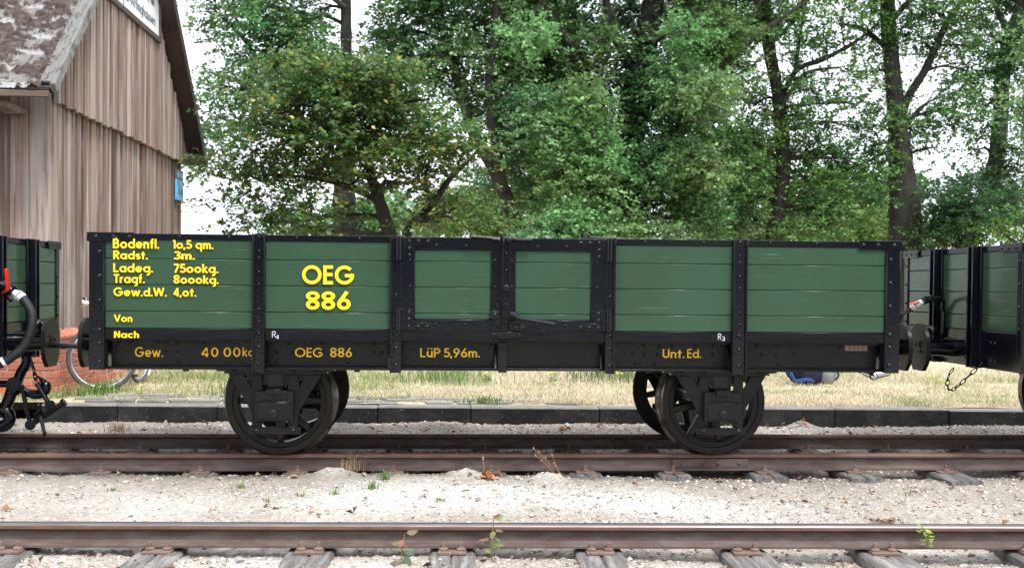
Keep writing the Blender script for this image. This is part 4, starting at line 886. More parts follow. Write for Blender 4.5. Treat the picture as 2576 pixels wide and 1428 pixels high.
# brick plinth: courses of single bricks in a mortar bed, a sloping course of headers on top
mb = MB(); mb.tint = (1, 1, 1); PX, PY = -4.195, 3.15
mb.box(-10, PX - .006, PY + .006, PY + .2, -.1, .60); mb.box(PX - .2, PX - .006, PY + .2, GY1 + .04, -.1, .60)
ob = shed_part(mb, 'mortar', MORTAR, smooth=False)
mb = MB()
for cidx in range(8):
    z = -.02 + cidx * .0775
    for side in (0, 1):
        u = 0; flip = (cidx + side) % 2; first = True
        L_ = 5.9 if side else 5.6
        while u < L_:
            wd = (.115 if (first and flip) else .24) if side else (.24 if not (first and flip) else .115)
            g = random.uniform(.8, 1.2); base = random.choice([(.46, .15, .085), (.43, .13, .08), (.5, .19, .12), (.38, .14, .095)]); mb.tint = tuple(c * g for c in base)
            e = random.uniform(-.003, .003)
            if side: mb.box(PX - .1, PX + e, PY + u + (.0 if not first else .0015), PY + u + wd - .012, z, z + .066)
            else: mb.box(PX - u - wd + .012, PX - u - (.012 if first else 0), PY - e, PY + .1, z, z + .066)
            u += wd; first = False
u = 0
while u < 5.9:      # rowlock course, tops sloping back to the boards
    g = random.uniform(.85, 1.2); mb.tint = (.5 * g, .19 * g, .12 * g); y = PY + u
    mb.prism([(PX - .14, .60), (PX + .012, .60), (PX + .012, .625), (PX - .06, .69), (PX - .14, .70)], 'y', y, y + .066); u += .078
u = 0
while u < 5.6:
    g = random.uniform(.85, 1.2); mb.tint = (.5 * g, .19 * g, .12 * g); x = PX - u
    mb.prism([(PY + .14, .603), (PY - .012, .603), (PY - .012, .628), (PY + .06, .69), (PY + .14, .70)], 'x', x - .066, x); u += .078
shed_part(mb, 'brick_plinth', BRICK, bevel=.004, smooth=False)
# roof: slabs, barge boards, dark soffit, moss
def slope(y0, z0, y1, z1, x0, x1, th, mb):
    d = Vector((0, y1 - y0, z1 - z0)).normalized(); nn = Vector((0, -d.z, d.y)); nn = nn if nn.z > 0 else -nn
    vs = [Vector((x, y, z)) + nn * t for t in (0, th) for x, y, z in ((x0, y0, z0), (x1, y0, z0), (x1, y1, z1), (x0, y1, z1))]
    mb.add(vs, [(0, 1, 2, 3), (4, 7, 6, 5), (0, 4, 5, 1), (1, 5, 6, 2), (2, 6, 7, 3), (3, 7, 4, 0)])
mb = MB(); slope(2.56, 2.96, 5.955, 5.95, -10, -4.04, .03, mb); shed_part(mb, 'roof_deck', GREYWOOD)
mb = MB(); slope(9.35, 2.96, 5.965, 5.94, -10, -3.995, .07, mb); far = shed_part(mb, 'far_roof', SOFFIT)
mb = MB(); slope(9.36, 2.93, 5.96, 5.93, -3.994, -3.965, .14, mb); shed_part(mb, 'barge_board', SOFFIT)
mb = MB(); slope(2.52, 2.925, 5.955, 5.95, -4.035, -3.985, .10, mb); slope(2.54, 3.01, 5.955, 6.02, -4.15, -3.98, .03, mb)
shed_part(mb, 'barge_board', GREYWOOD, bevel=.006)
gx_, gu = np.meshgrid(np.linspace(-7.5, -4.12, 260), np.linspace(0, 1, 300)); ln = math.hypot(3.4, 2.99); U = gu * ln
tile = .018 * ((U / .3) % 1); b = fbm(gx_, U * 1.3, 41, 5, 2.0) + .5 * fbm(gx_, U, 47, 3, 9); moss = np.clip((b + .25 * fbm(gx_, U, 42, 4, 5)) * 1.5 + .36, 0, 1)
hgt = .035 + tile * -1 + moss * .055 * (.75 + .5 * np.abs(fbm(gx_, U, 43, 3, 7)))
dy, dz = 3.4 / ln, 2.99 / ln
v = np.stack([gx_ - GX, 2.53 + U * dy - hgt * dz - GY0, 2.935 + U * dz + hgt * dy - .03], -1).reshape(-1, 3); nx, ny = gx_.shape[1], gx_.shape[0]
i = np.arange(ny - 1)[:, None] * nx + np.arange(nx - 1)[None]; f = np.stack([i, i + 1, i + nx + 1, i + nx], -1).reshape(-1, 4)
lich = np.clip(fbm(gx_, U, 44, 4, 4), 0, 1)
tm = np.where((moss > .16)[..., None], np.array([.085, .066, .057]) * (.7 + .7 * rng.uniform(0, 1, moss.shape))[..., None] * (1 + .6 * lich[..., None]), np.array([.42, .41, .40]) * (.5 + .5 * rng.uniform(0, 1, moss.shape))[..., None])
nmesh('mossy_tiles', v, f, 4, MOSSM, tm.reshape(-1, 3), shed, smooth=True)
mb = MB(); mb.box(-10, -4.06, 2.51, 2.55, 2.885, 2.945); shed_part(mb, 'eaves_board', BROWNWOOD, bevel=.005)
mb = MB(); mb.box(-4.27, -4.06, 9.12, 9.30, 2.93, 3.06); shed_part(mb, 'beam_end', GREYWOOD, bevel=.012)
mb = MB(); mb.box(-4.66, -4.50, 2.62, 3.2, 2.80, 2.87); shed_part(mb, 'rafter_foot', BROWNWOOD, bevel=.01)
# enamel station board on the gable
sg = tag(empty('station_sign', (-4.19, 6.12, 4.4)), 'white station board in a brown wooden frame high on the shed gable', 'sign')
sy0, sy1, sz0, sz1 = 4.75, 7.2, 4.42, 4.96
mb = MB(); mb.box(-4.185, -4.17, sy0, sy1, sz0, sz1); mb.v = [(x + 4.19, y - 6.12, z - 4.4) for x, y, z in mb.v]; mb.build('panel', WHITE, sg)
mb = MB(); mb.box(-4.186, -4.145, sy0 - .06, sy1 + .05, sz0 - .07, sz0); mb.box(-4.186, -4.145, sy0 - .06, sy1 + .05, sz1, sz1 + .06); mb.box(-4.187, -4.146, sy1, sy1 + .05, sz0, sz1); mb.box(-4.187, -4.146, sy0 - .06, sy0, sz0, sz1)
mb.v = [(x + 4.19, y - 6.12, z - 4.4) for x, y, z in mb.v]; mb.build('frame', SIGNWOOD, sg, bevel=.006)
mb = MB(); text(mb, 'eichmar-Affinghausen', (.0225, 5.0 - 6.12, .12), (0, 1, 0), (1, 0, 0), 2.0, .13, .14); text(mb, '7,2 m ü. NN', (.0225, 6.15 - 6.12, .36), (0, 1, 0), (1, 0, 0), .8, .1, .13)
mb.build('lettering', SIGNBLACK, sg, smooth=False)
sb = tag(empty('distance_sign', (-4.22, 8.6, 2.35)), 'light blue plate reading 6 km, grey strip on top, at the gable edge', 'sign')
mb = MB(); mb.box(.0, .03, -.21, .20, .01, .305); mb.build('plate', SKYBLUE, sb, bevel=.003)
mb = MB(); mb.box(.0, .03, -.21, .20, .306, .45); mb.mi = 1; mb.box(.0301, .031, -.17, .19, .345, .405); mb.build('top_strip', [SIGNGREY, SKYBLUE], sb)
mb = MB(); text(mb, '6', (.031, -.13, .09), (0, 1, 0), (1, 0, 0), .1, .16, .15); text(mb, 'km', (.031, .03, .09), (0, 1, 0), (1, 0, 0), .16, .13, .15); mb.build('lettering', SIGNBLACK, sb, smooth=False)

# ------------------------------------------------------------------ bicycle leaning by the shed
bk = tag(empty('bicycle', (-3.82, 3.4, .06)), 'bicycle with chrome headlamp parked by the brick plinth, mostly hidden by the wagon', 'bicycle')
da = R_(84); fd = Vector((math.cos(da), math.sin(da), 0)); up = Vector((0, 0, 1)); hz = .345
fw_ = Matrix.Rotation(R_(18), 4, 'Z'); rw_ = Matrix.Rotation(da, 4, 'Z')
for nm, c, m in (('front_wheel', Vector((0, 0, hz)), fw_), ('rear_wheel', fd * 1.04 + up * hz, rw_)):
    mb = MB(); mb.torus(c, .325, .019, 'y', 64, 10, m); wo = mb.build(nm, TYRE, bk)
    mb = MB(); mb.torus(c, .298, .010, 'y', 64, 8, m); mb.build('rim', ALU, wo)
    mb = MB(); 
    for k in range(28):
        g = 2 * math.pi * k / 28; p = m @ Vector((.294 * math.cos(g), 0, .294 * math.sin(g))); q = m @ Vector((.02 * math.cos(g + 1.2), .03 * (-1) ** k, .02 * math.sin(g + 1.2))); mb.tube([c + p, c + q], .0013, 4)
    mb.tube([c + m @ Vector((0, -.05, 0)), c + m @ Vector((0, .05, 0))], .02, 8); mb.build('spokes', ALU, wo)
hd = Vector((0, 0, .86)) + fd * .08; hs = fd * .10 + up * .72
mb = MB(); bb = fd * .50 + up * .28; st = fd * .62 + up * .78
for a, b, r in ((hd - up * .05, bb, .018), (hs + up * .08, st, .016), (bb, st, .017), (bb, fd * 1.04 + up * hz + fw_ @ Vector((0, .05, 0)), .01), (st, fd * 1.04 + up * hz, .009), (hd + up * .06, hs - up * .02, .02)): mb.tube([a, b], r, 10)
s_ = fw_ @ Vector((0, .055, 0)); mb.tube([Vector((0, 0, hz)) + s_, hs + s_ * .7, hs], .011, 8); mb.tube([Vector((0, 0, hz)) - s_, hs - s_ * .7, hs], .011, 8)
mb.build('frame', RUBBER, bk)
mb = MB(); q = fw_ @ Vector((0, 1, 0)); b0 = hd + up * .14
mb.tube([b0 - q * .3 + fd * .14, b0 - q * .24 + fd * .02, b0, b0 + q * .24 + fd * .02, b0 + q * .3 + fd * .14], .011, 8); mb.build('handlebar', CHROME, bk)
mb = MB(); l = Vector(W(212, 763, 3.36)) - Vector((-3.82, 3.4, .06)); ldir = Vector((-.75, -.65, 0))
mb.tube([l + ldir * -.06, l + ldir * -.02, l + ldir * .03, l + ldir * .035], [.018, .036, .042, .038], 16); mb.tube([l + up * .035, l + up * .06], .025, 10); mb.tube([l - ldir * .05, hd + up * .1], .01, 6); mb.build('headlamp', CHROME, bk)
mb = MB(); mb.tube([st, st + up * .16], .013, 8); mb.build('seat_post', CHROME, bk)
mb = MB(); mb.prism([(.0, -.02), (.12, -.03), (.26, -.08), (.26, .08), (.12, .03), (.0, .02)], 'z', 0, .05); mb.v = [tuple(st + up * .15 + rw_ @ (Vector(p) - Vector((.12, 0, 0)))) for p in mb.v]; mb.build('saddle', RUBBER, bk, bevel=.012)
mb = MB(); mb.lathe([(-.006, .09), (.006, .09), (.006, .02), (-.006, .02)], (0, 0, 0), 'y', 24); mb.v = [tuple(bb + rw_ @ (Vector(p) + Vector((0, -.05, 0)))) for p in mb.v]
mb.tube([bb + rw_ @ Vector((0, -.07, 0)), bb + rw_ @ Vector((.06, -.075, -.16))], .011, 8); mb.tube([bb + rw_ @ Vector((0, .07, 0)), bb + rw_ @ Vector((-.06, .075, .16))], .011, 8)
for s in (-1, 1): c = bb + rw_ @ Vector((-.06 * s, .11 * s, .16 * s)); m = Matrix.Translation(c) @ rw_; mb.box(-.045, .045, -.035, .035, -.012, .012, m)
mb.build('crank', RUBBER, bk)
mb = MB(); 
for k in range(14):
    g0 = R_(-50 + k * 14); g1 = R_(-50 + (k + 1) * 14); c = fd * 1.04 + up * hz
    a, b = [c + rw_ @ Vector((.36 * math.cos(g), 0, .36 * math.sin(g))) for g in (g0, g1)]; mb.tube([a, b], .026, 8, flat=.5)
mb.build('mudguard', ALU, bk)

# ------------------------------------------------------------------ bags lying on the grass behind the wagon
bp = tag(empty('backpack', (3.9, 4.75, .05)), 'blue backpack with a grey side lying on the dry grass behind the right wheels', 'backpack')
mb = MB(); mb.ball((-.02, 0, .15), .25, 14, (.95, .62, .75)); mb.build('body', NAVY, bp)
mb = MB(); mb.ball((.2, -.06, .13), .14, 12, (.75, .7, 1.05)); 
mb.build('side_pocket', GREYCLOTH, bp)
mb = MB(); mb.tube(smooth_path([(-.27, -.1, .22), (-.25, -.15, .12), (-.2, -.17, .05), (-.08, -.17, .07), (0, -.15, .05)], 5), [.024] * 10 + [.028] * 11, 8, flat=.5); mb.tube(smooth_path([(-.24, -.06, .28), (-.29, -.08, .2), (-.26, -.12, .1)], 5), .04, 8, flat=.6); mb.build('flap', BLUE, bp)
mb = MB(); mb.tube(smooth_path([(.26, -.15, .2), (.3, -.15, .12), (.26, -.16, .06)], 4), .012, 6); mb.build('strap', RUBBER, bp)
for x, y, Yd, lb, s in ((1182, 922, 5.8, 'white rounded bag showing below the sole bar left of the centre bracket', (.22, .18, .13)), (1637, 955, 4.2, 'white bag in the turf seen through the right wheel spokes', (.13, .12, .12))):
    p = W(x, y, Yd); b_ = MB(); b_.ball((0, 0, 0), 1, 14, s); o = b_.build('white_bag', WHITEP); o.location = (p[0], Yd, max(p[2], s[2] * .9 + .03)); tag(o, lb, 'bag', 'white bags on the grass')
    for v_ in o.data.vertices: v_.co += Vector((mnoise.noise(v_.co * 9), mnoise.noise(v_.co * 9 + Vector((5, 0, 0))), 0)) * .02

# ------------------------------------------------------------------ trees
OAK = [((.075, .175, .065), 5), ((.10, .21, .085), 4), ((.045, .12, .042), 3), ((.14, .26, .125), 2)]
OAKL = [((.115, .235, .095), 4), ((.15, .285, .135), 4), ((.08, .18, .07), 2), ((.2, .34, .19), 1.4)]
YEL = [((.07, .15, .045), 5), ((.095, .175, .052), 4), ((.048, .105, .036), 4), ((.36, .32, .06), .5), ((.15, .12, .04), .2)]
MID = [((.075, .175, .05), 5), ((.105, .22, .065), 4), ((.045, .115, .038), 3)]
DARK = [((.04, .105, .04), 5), ((.06, .14, .052), 4), ((.028, .075, .033), 3)]
IVY = [((.010, .032, .016), 5), ((.018, .05, .024), 3), ((.028, .07, .035), 1)]
PALE = [((.12, .21, .07), 5), ((.16, .25, .09), 3), ((.09, .16, .05), 3)]
LIME = [((.13, .27, .04), 5), ((.09, .2, .04), 4)]
def spray_leaves(C, Rr, n, pal, L=.085, wr=.27, flat=.5, m=15, ln=.42, wood=True):
    """n leafy twigs inside the ellipsoid C,Rr -> quads and tints"""
    p = unit(rng.standard_normal((n, 3))) * rng.uniform(0, 1, (n, 1)) ** .42
    base = C + p * Rr; out = unit(p * (1, 1, .5) + rng.standard_normal((n, 3)) * (.5, .5, .5 * (1 - flat)) + (0, 0, .05))
    lens = ln * rng.uniform(.5, 1.3, n); t = np.linspace(.08, 1, m)
    pos = base[:, None] + out[:, None] * (lens[:, None] * t)[..., None]; pos[..., 2] -= .12 * lens[:, None] * t ** 2
    pos = pos + rng.standard_normal(pos.shape) * .018
    side = np.cross(out, (0, 0, 1.)); side = unit(side)
    sg = np.where(np.arange(m) % 2, 1., -1.)[None, :, None]
    D = unit(out[:, None] * .6 + side[:, None] * sg * .75 + rng.standard_normal(pos.shape) * .33 + (0, 0, -.12))
    Nn = unit(np.array([0, 0, 1.]) * (.35 + flat * .6) + out[:, None] * .45 + rng.standard_normal(pos.shape) * .6)
    k = n * m; LL = L * rng.uniform(.45, 1.3, k)
    q = leafquads(pos.reshape(k, 3), D.reshape(k, 3), Nn.reshape(k, 3), LL, LL * wr * rng.uniform(.8, 1.2, k), .12)
    cols = np.array([c for c, _ in pal]); pr = np.array([x for _, x in pal], float); pr /= pr.sum()
    tn = cols[rng.choice(len(cols), (n, m), p=pr)] * rng.uniform(.8, 1.22, (n, 1, 1)) * rng.uniform(.85, 1.15, (n, m, 1))
    tn = tn.reshape(k, 3)
    if wood:
        s2 = side * .004; e = base + out * lens[:, None]; e[:, 2] -= .12 * lens
        b0 = base - out * lens[:, None] * .7
        tw = np.stack([b0 - s2, b0 + s2, e + s2 * .3, e - s2 * .3], 1); q = np.concatenate([q, tw]); tn = np.concatenate([tn, np.tile((.04, .032, .022), (n, 1))])
    return q, tn
DENS = 4.3
def crown(name, quads, tints, parent, loc):
    q = np.concatenate(quads) - np.array(loc); t = np.concatenate(tints)
    return nmesh(name, q.reshape(-1, 3), len(q), 4, LEAF, np.repeat(t, 4, 0), parent)
def tree(name, label, Y, stems, clumps, pal, group='trees behind the wagons', dens=58, L=.085, flat=.45, ivy=None, twist=.35, m=15, wr=.27, cat='tree', extra=()):
    """stems: lists of (px, py, radius_px); clumps: (px, py, rx_px, ry_px[, dens, palette])"""
    mpp = (Y - CAMP[1]) / FOC
    b = W(stems[0][0][0], 640, Y); loc = (float(b[0]), Y, .03); root = tag(empty(name, loc), label, cat, group)
    mb = MB(); lim = []
    for si, st in enumerate(stems):
        dy = [0] * len(st) if si == 0 else list(np.cumsum(rng.uniform(-twist, twist, len(st)) * .5) - rng.uniform(-.05, .05))
        P = [W(x, y, Y + d) - np.array(loc) for (x, y, r), d in zip(st, dy)]; rad = [r * mpp for _, _, r in st]
        if si == 0: P = [np.array([P[0][0], 0, -.1])] + P; rad = [rad[0] * 1.25] + rad
        sp = smooth_path(P, 6); rr = np.interp(np.linspace(0, 1, len(sp)), np.linspace(0, 1, len(rad)), rad) * rng.uniform(.93, 1.07, len(sp))
        mb.tube(sp, list(rr), 14); lim += [(p, r) for p, r in zip(sp, rr)]
    Q, T = [], []
    for cl in clumps:
        x, y, rx, ry = cl[:4]; d = cl[4] if len(cl) > 4 and cl[4] else dens; pl = cl[5] if len(cl) > 5 else pal
        dy = rng.uniform(-.7, .7) if len(cl) < 7 else cl[6]
        C = W(x, y, Y + dy); R = np.array([rx * mpp, min(1.1, max(.35, (rx + ry) * .5 * mpp)), ry * mpp])
        hv = np.array([rng.uniform(.9, 1.3), rng.uniform(.95, 1.08), rng.uniform(.72, .97)]) * rng.uniform(1.15, 1.5); n = max(6, int(DENS * d * math.pi * R[0] * R[2])); q, t = spray_leaves(C, R, n, pl, L * .86, wr * 1.3, flat, m); Q.append(q); T.append(t * hv)
        # a branch from the nearest lower limb into the clump
        c = Vector(C) - Vector(loc); best = min(lim, key=lambda s: (s[0] - c).length + max(0, s[0].z - c.z) * 1.5)
        if (best[0] - c).length < 4.5:
            a = best[0]; r0 = min(best[1] * .5, .045); mid = (a + c) / 2 + Vector((0, random.uniform(-.15, .15), random.uniform(.0, .2)))
            sp = smooth_path([a, mid, c], 5); mb.tube(sp, [r0 * (1 - .8 * i / (len(sp) - 1)) for i in range(len(sp))], 6)
            for _ in range(3):
                e = c + Vector((random.uniform(-.8, .8) * R[0], random.uniform(-.7, .7) * R[1], random.uniform(-.6, .8) * R[2])); s0 = sp[random.randint(4, len(sp) - 2)]
                mb.tube([s0, (s0 + e) / 2 + Vector((0, 0, .06)), e], [r0 * .45, r0 * .3, r0 * .12], 5)
    mb.build('trunk', BARK, root, angle=60)
    crown('crown', Q, T, root, loc)
    if ivy:
        Q, T = [], []
        for x, y, rx, ry, d in ivy:
            C = W(x, y, Y - .25); R = np.array([rx * mpp, .3, ry * mpp]); n = int(d * math.pi * R[0] * R[2]); q, t = spray_leaves(C, R, n, IVY, .075, .42, .1, 14, .25); Q.append(q); T.append(t)
        crown('ivy', Q, T, root, loc)
    return root
def scatter(x0, x1, y0, y1, n, rx, ry, jit=.35, **k):
    return [(random.uniform(x0, x1), random.uniform(y0, y1), rx * random.uniform(1 - jit, 1 + jit), ry * random.uniform(1 - jit, 1 + jit)) for _ in range(n)]

# tall oak at the left, bare upper stem against the sky
tree('oak_tree', 'tall oak whose straight bare stem stands before white sky at upper left centre', 13.0,
     [[(868, 640, 31), (866, 480, 28), (872, 300, 21), (871, 130, 15), (870, 0, 13), (866, -160, 11), (870, -330, 7)],
      [(872, 215, 10), (800, 240, 9), (720, 190, 8), (649, 148, 7), (610, 95, 5), (540, 26, 3)], [(649, 150, 6), (632, 190, 7), (608, 225, 6), (614, 272, 4), (598, 320, 2)],
      [(870, 20, 7), (800, -30, 6), (730, -60, 5), (640, -100, 3)], [(870, -60, 7), (960, -140, 5), (1030, -200, 3)]],
     [(760, 60, 55, 45), (720, 110, 60, 50, 75, MID), (790, 120, 45, 40), (690, 30, 50, 35), (640, 70, 45, 40), (590, 40, 50, 35, 45), (540, 20, 40, 30, 35), (560, 95, 40, 25, 35), (600, 140, 40, 25, 45),
      (520, 60, 25, 20, 30), (680, 160, 55, 35, 70), (750, 170, 60, 30, 70), (640, -20, 60, 40), (730, -50, 70, 45), (560, -50, 50, 30, 35), (830, -90, 60, 40), (545, 235, 38, 28, 40), (520, 280, 30, 30, 35), (575, 265, 30, 25, 45), (530, 325, 40, 22, 45),
      (800, 30, 22, 40, 35), (905, -120, 50, 40), (960, -180, 60, 40), (880, -260, 70, 50), (780, -180, 70, 50), (1000, -90, 60, 40, 50), (480, 35, 18, 15, 30), (500, 440, 30, 25, 30), (485, 400, 22, 20, 35), (560, 185, 45, 28, 45), (615, 215, 45, 28, 50), (655, 260, 45, 25, 50), (545, 385, 40, 25, 45), (505, 335, 30, 25, 40), (600, 330, 45, 25, 45), (800, 190, 60, 35, 50, MID), (960, 215, 50, 35, 50, MID), (1000, 250, 50, 30, 50), (700, 215, 45, 28, 55)], OAK,
     ivy=[(882, 520, 32, 75, 60)])
# front hornbeam-like tree with yellowing leaves in flat layers
layers = []
for y, x0, x1, n in ((160, 740, 1000, 4), (185, 720, 1010, 5), (225, 640, 1010, 10), (265, 680, 1050, 10), (305, 600, 1100, 12), (345, 640, 1150, 12), (385, 560, 1180, 13), (425, 505, 1170, 12), (465, 560, 1100, 9), (505, 575, 880, 7), (545, 570, 830, 7), (580, 580, 900, 7), (560, 1040, 1270, 7), (520, 1060, 1250, 5)):
    for j in range(n):
        x = x0 + (x1 - x0) * (j + random.uniform(.1, .9)) / n
        if 430 < y and 825 < x < 915: continue
        if 470 < y and 850 < x < 1050 and random.random() < .5: continue
        layers.append((x, y + random.uniform(-16, 16), random.uniform(60, 100), random.uniform(9, 15), 62 if x > 650 and y < 450 else 24))
tree(
    'hornbeam_tree', 'yellowing hornbeam with flat leaf layers and several thin dark stems', 9.0,
     [[(985, 640, 20), (965, 540, 17), (935, 450, 13), (925, 360, 10), (945, 280, 8), (940, 200, 4)], [(1018, 620, 15), (1030, 575, 12), (1085, 515, 10), (1140, 440, 7), (1195, 390, 3)],
      [(1045, 560, 8), (1090, 545, 7), (1150, 520, 5), (1230, 500, 2)], [(955, 510, 8), (880, 470, 7), (760, 445, 5), (640, 440, 3)], [(930, 400, 7), (820, 350, 5), (700, 330, 3)], [(940, 300, 6), (1010, 260, 5), (1080, 250, 2)],
      [(965, 545, 7), (860, 540, 5), (720, 560, 3)], [(1090, 512, 6), (1070, 460, 5), (1080, 400, 3)]], layers, YEL, L=.088, flat=.95)
# leaning forked tree
tree('oak_tree', 'leaning forked tree with two dark stems crossing pale sky left of the ivy oak', 12.5,
     [[(1312, 640, 21), (1285, 530, 19), (1245, 430, 17), (1190, 330, 15), (1158, 220, 14), (1125, 110, 11), (1090, -40, 8), (1070, -200, 5)], [(1268, 480, 13), (1256, 420, 13), (1237, 310, 12), (1230, 190, 10), (1246, 60, 8), (1250, -100, 6), (1260, -230, 4)]],
     [(1130, 60, 60, 50), (1200, 40, 60, 45), (1060, 30, 60, 45), (1010, 80, 50, 40), (960, 100, 45, 45), (1010, 150, 55, 40), (1080, 130, 60, 45), (1150, 140, 55, 40, 70), (1230, 110, 55, 45), (950, 170, 40, 30, 45), (1080, 200, 50, 35), (1170, 230, 55, 40, 70), (1240, 230, 45, 50), (1110, -30, 70, 45), (1000, -20, 60, 40), (1210, -60, 70, 50), (1290, 30, 50, 50), (1280, 330, 40, 45, 45), (1215, 300, 40, 30), (1180, 300, 30, 25, 40), (1060, -110, 80, 50), (1300, -100, 70, 60), (1180, -160, 80, 60), (1290, 180, 45, 45, 60)], OAK)
# the big ivy-covered oak, light painted on its front clumps by paler leaves
cl = [(1430, 560, 65, 35, 80, OAKL, -2.2), (1370, 585, 50, 25, 80, OAKL, -2.2), (1500, 590, 60, 30, 80, OAKL, -2.0), (1560, 560, 50, 30, 60, OAKL, -1.6), (1650, 590, 60, 30, 70, OAKL, -1.5), (1380, 330, 60, 55), (1320, 400, 55, 60), (1340, 480, 55, 50), (1430, 440, 65, 55, 70, OAKL, -1.5), (1490, 480, 55, 40, 70, OAKL, -1.6),
      (1430, 330, 70, 45, 75, OAKL, -1.4), (1500, 390, 60, 45, 70, OAKL, -1.7), (1490, 290, 60, 35, 65, OAKL, -1.2), (1380, 260, 60, 40), (1310, 300, 50, 40), (1330, 190, 55, 35), (1400, 210, 45, 30, 50), (1250, 180, 50, 30), (1290, 110, 60, 40), (1380, 90, 60, 45), (1450, 50, 60, 45), (1520, 110, 50, 45), (1490, 180, 50, 40, 50), (1560, 230, 50, 40, 50),
      (1640, 430, 60, 50, 65, OAKL, -1.2), (1700, 480, 60, 50), (1640, 350, 55, 45), (1720, 390, 60, 45, 65, OAKL, -.8), (1700, 290, 60, 45), (1760, 230, 65, 50, 65, OAKL, -.8), (1640, 240, 45, 50, 55), (1690, 180, 55, 45), (1760, 140, 65, 50), (1680, 90, 50, 40), (1620, 60, 35, 50, 45), (1740, 50, 70, 50), (1820, 80, 65, 55), (1850, 180, 60, 50), (1800, 310, 55, 45), (1770, 560, 60, 40), (1710, 550, 50, 40),
      (1760, 470, 55, 50), (1590, 500, 45, 50, 50), (1300, -20, 70, 50), (1420, -50, 80, 55), (1560, -60, 80, 60), (1700, -60, 80, 60), (1840, -30, 80, 60), (1930, 60, 60, 45), (1900, -100, 90, 60), (1480, -170, 110, 80), (1680, -190, 120, 80), (1880, -220, 110, 70), (1280, 250, 50, 50), (1360, 150, 50, 40)] + [(random.uniform(1180, 1900), random.uniform(-80, 600), 60, 45, 45, OAK, random.uniform(.8, 2.2)) for _ in range(46)] + [(random.choice([random.uniform(1310, 1480), random.uniform(1660, 1800)]), random.uniform(40, 480), 45, 32, 55, OAKL, random.uniform(-2.2, -1.2)) for _ in range(16)]
tree('ivy_oak', 'large dense oak in the middle with dark ivy up its thick trunk', 13.0,
     [[(1560, 640, 58), (1565, 500, 50), (1580, 360, 42), (1600, 240, 36), (1622, 120, 32), (1645, 0, 28), (1665, -140, 22), (1690, -300, 14)],
      [(1570, 420, 18), (1520, 300, 17), (1478, 204, 16), (1445, 130, 15), (1410, 75, 13), (1370, 20, 10), (1330, -60, 6)], [(1445, 150, 14), (1417, 167, 14), (1370, 140, 12), (1330, 126, 10), (1250, 116, 8), (1169, 115, 5)],
      [(1600, 450, 20), (1652, 383, 19), (1713, 322, 17), (1760, 262, 15), (1800, 209, 14), (1835, 135, 11), (1880, 60, 8), (1930, -30, 5)], [(1608, 210, 14), (1560, 120, 12), (1530, 30, 9), (1510, -80, 5)], [(1800, 205, 9), (1880, 110, 8), (1960, 50, 6), (2050, -10, 3)]], cl, OAK, dens=62,
     ivy=[(1560, 560, 75, 60, 120), (1568, 440, 60, 90, 120), (1585, 290, 42, 90, 75), (1600, 150, 40, 70, 70), (1600, 40, 40, 60, 60), (1540, 360, 25, 60, 60), (1640, 420, 25, 60, 60)])
tree('slim_tree', 'slim twin-stemmed tree half hidden in leaves left of the ivy oak', 16.0, [[(1376, 640, 17), (1374, 480, 15), (1372, 340, 12), (1378, 200, 9), (1380, 60, 5)], [(1402, 640, 9), (1404, 480, 8), (1400, 380, 5)]],
     [(1400, 400, 60, 50, 45), (1330, 340, 50, 40, 45), (1430, 250, 60, 50, 45), (1350, 160, 60, 50, 45), (1440, 100, 60, 50, 45), (1370, 40, 70, 50, 45)], MID, L=.09)
# right-hand group
tree('ash_tree', 'crooked dark-stemmed tree in the right half with fine leafy gaps', 14.0,
     [[(1944, 640, 23), (1956, 540, 20), (1970, 435, 19), (1968, 330, 18), (1958, 240, 16), (1938, 140, 16), (1926, 30, 15), (1920, -120, 11), (1930, -300, 6)], [(1962, 260, 7), (2003, 178, 7), (2070, 150, 6), (2134, 117, 5), (2180, 85, 3)], [(1955, 290, 6), (2020, 190, 5), (2110, 170, 3)], [(1925, 120, 7), (1990, 60, 6), (2030, -20, 4)], [(2000, 180, 5), (2010, 110, 5), (2020, 40, 3)], [(1962, 400, 6), (1900, 360, 5), (1860, 320, 3)]],
     [(1900, 260, 55, 40), (1860, 350, 55, 45), (1920, 340, 45, 40), (1880, 430, 55, 40), (1940, 440, 40, 40, 45), (2010, 210, 50, 35, 50), (2060, 240, 50, 30, 45), (2000, 300, 50, 40, 55), (2060, 320, 55, 35, 45), (2010, 380, 55, 40, 60), (2080, 390, 60, 40, 60), (2040, 450, 60, 40, 60), (2120, 440, 55, 40, 55), (2090, 510, 60, 35, 60), (2020, 530, 55, 35, 55), (2150, 540, 55, 35, 50), (1990, 590, 60, 25, 50), (2080, 580, 60, 25, 50), (1880, 510, 55, 40, 50), (1830, 440, 50, 45), (1850, 560, 50, 30, 45),
      (2000, 60, 55, 35, 45), (2060, 100, 50, 30, 40), (2100, 40, 55, 30, 40), (2140, 90, 50, 30, 40), (2130, 190, 50, 30, 42), (2160, 260, 45, 30, 40), (2170, 330, 45, 30, 42), (2170, 400, 45, 40, 55), (1960, 0, 60, 35, 50), (2060, -30, 70, 40, 45), (1900, -70, 80, 50), (2000, -130, 90, 60), (2130, -80, 80, 50, 50), (1990, 130, 40, 30, 40), (2200, 40, 30, 40, 40)], MID, L=.08, dens=55)
tree('small_tree', 'short thin trunk glimpsed low between ivy oak and crooked tree', 18.0, [[(1881, 640, 13), (1884, 570, 13), (1888, 500, 10), (1890, 400, 6)]], [(1900, 440, 60, 40, 45), (1840, 480, 60, 40, 45), (1900, 380, 60, 40, 45)], MID, L=.09)
tree('small_tree', 'slight grey trunk glimpsed low just right of the ivy oak', 19.0, [[(1798, 640, 12), (1800, 560, 11), (1806, 470, 8)]], [(1800, 500, 60, 35, 45), (1760, 430, 60, 40, 45)], MID, L=.09)
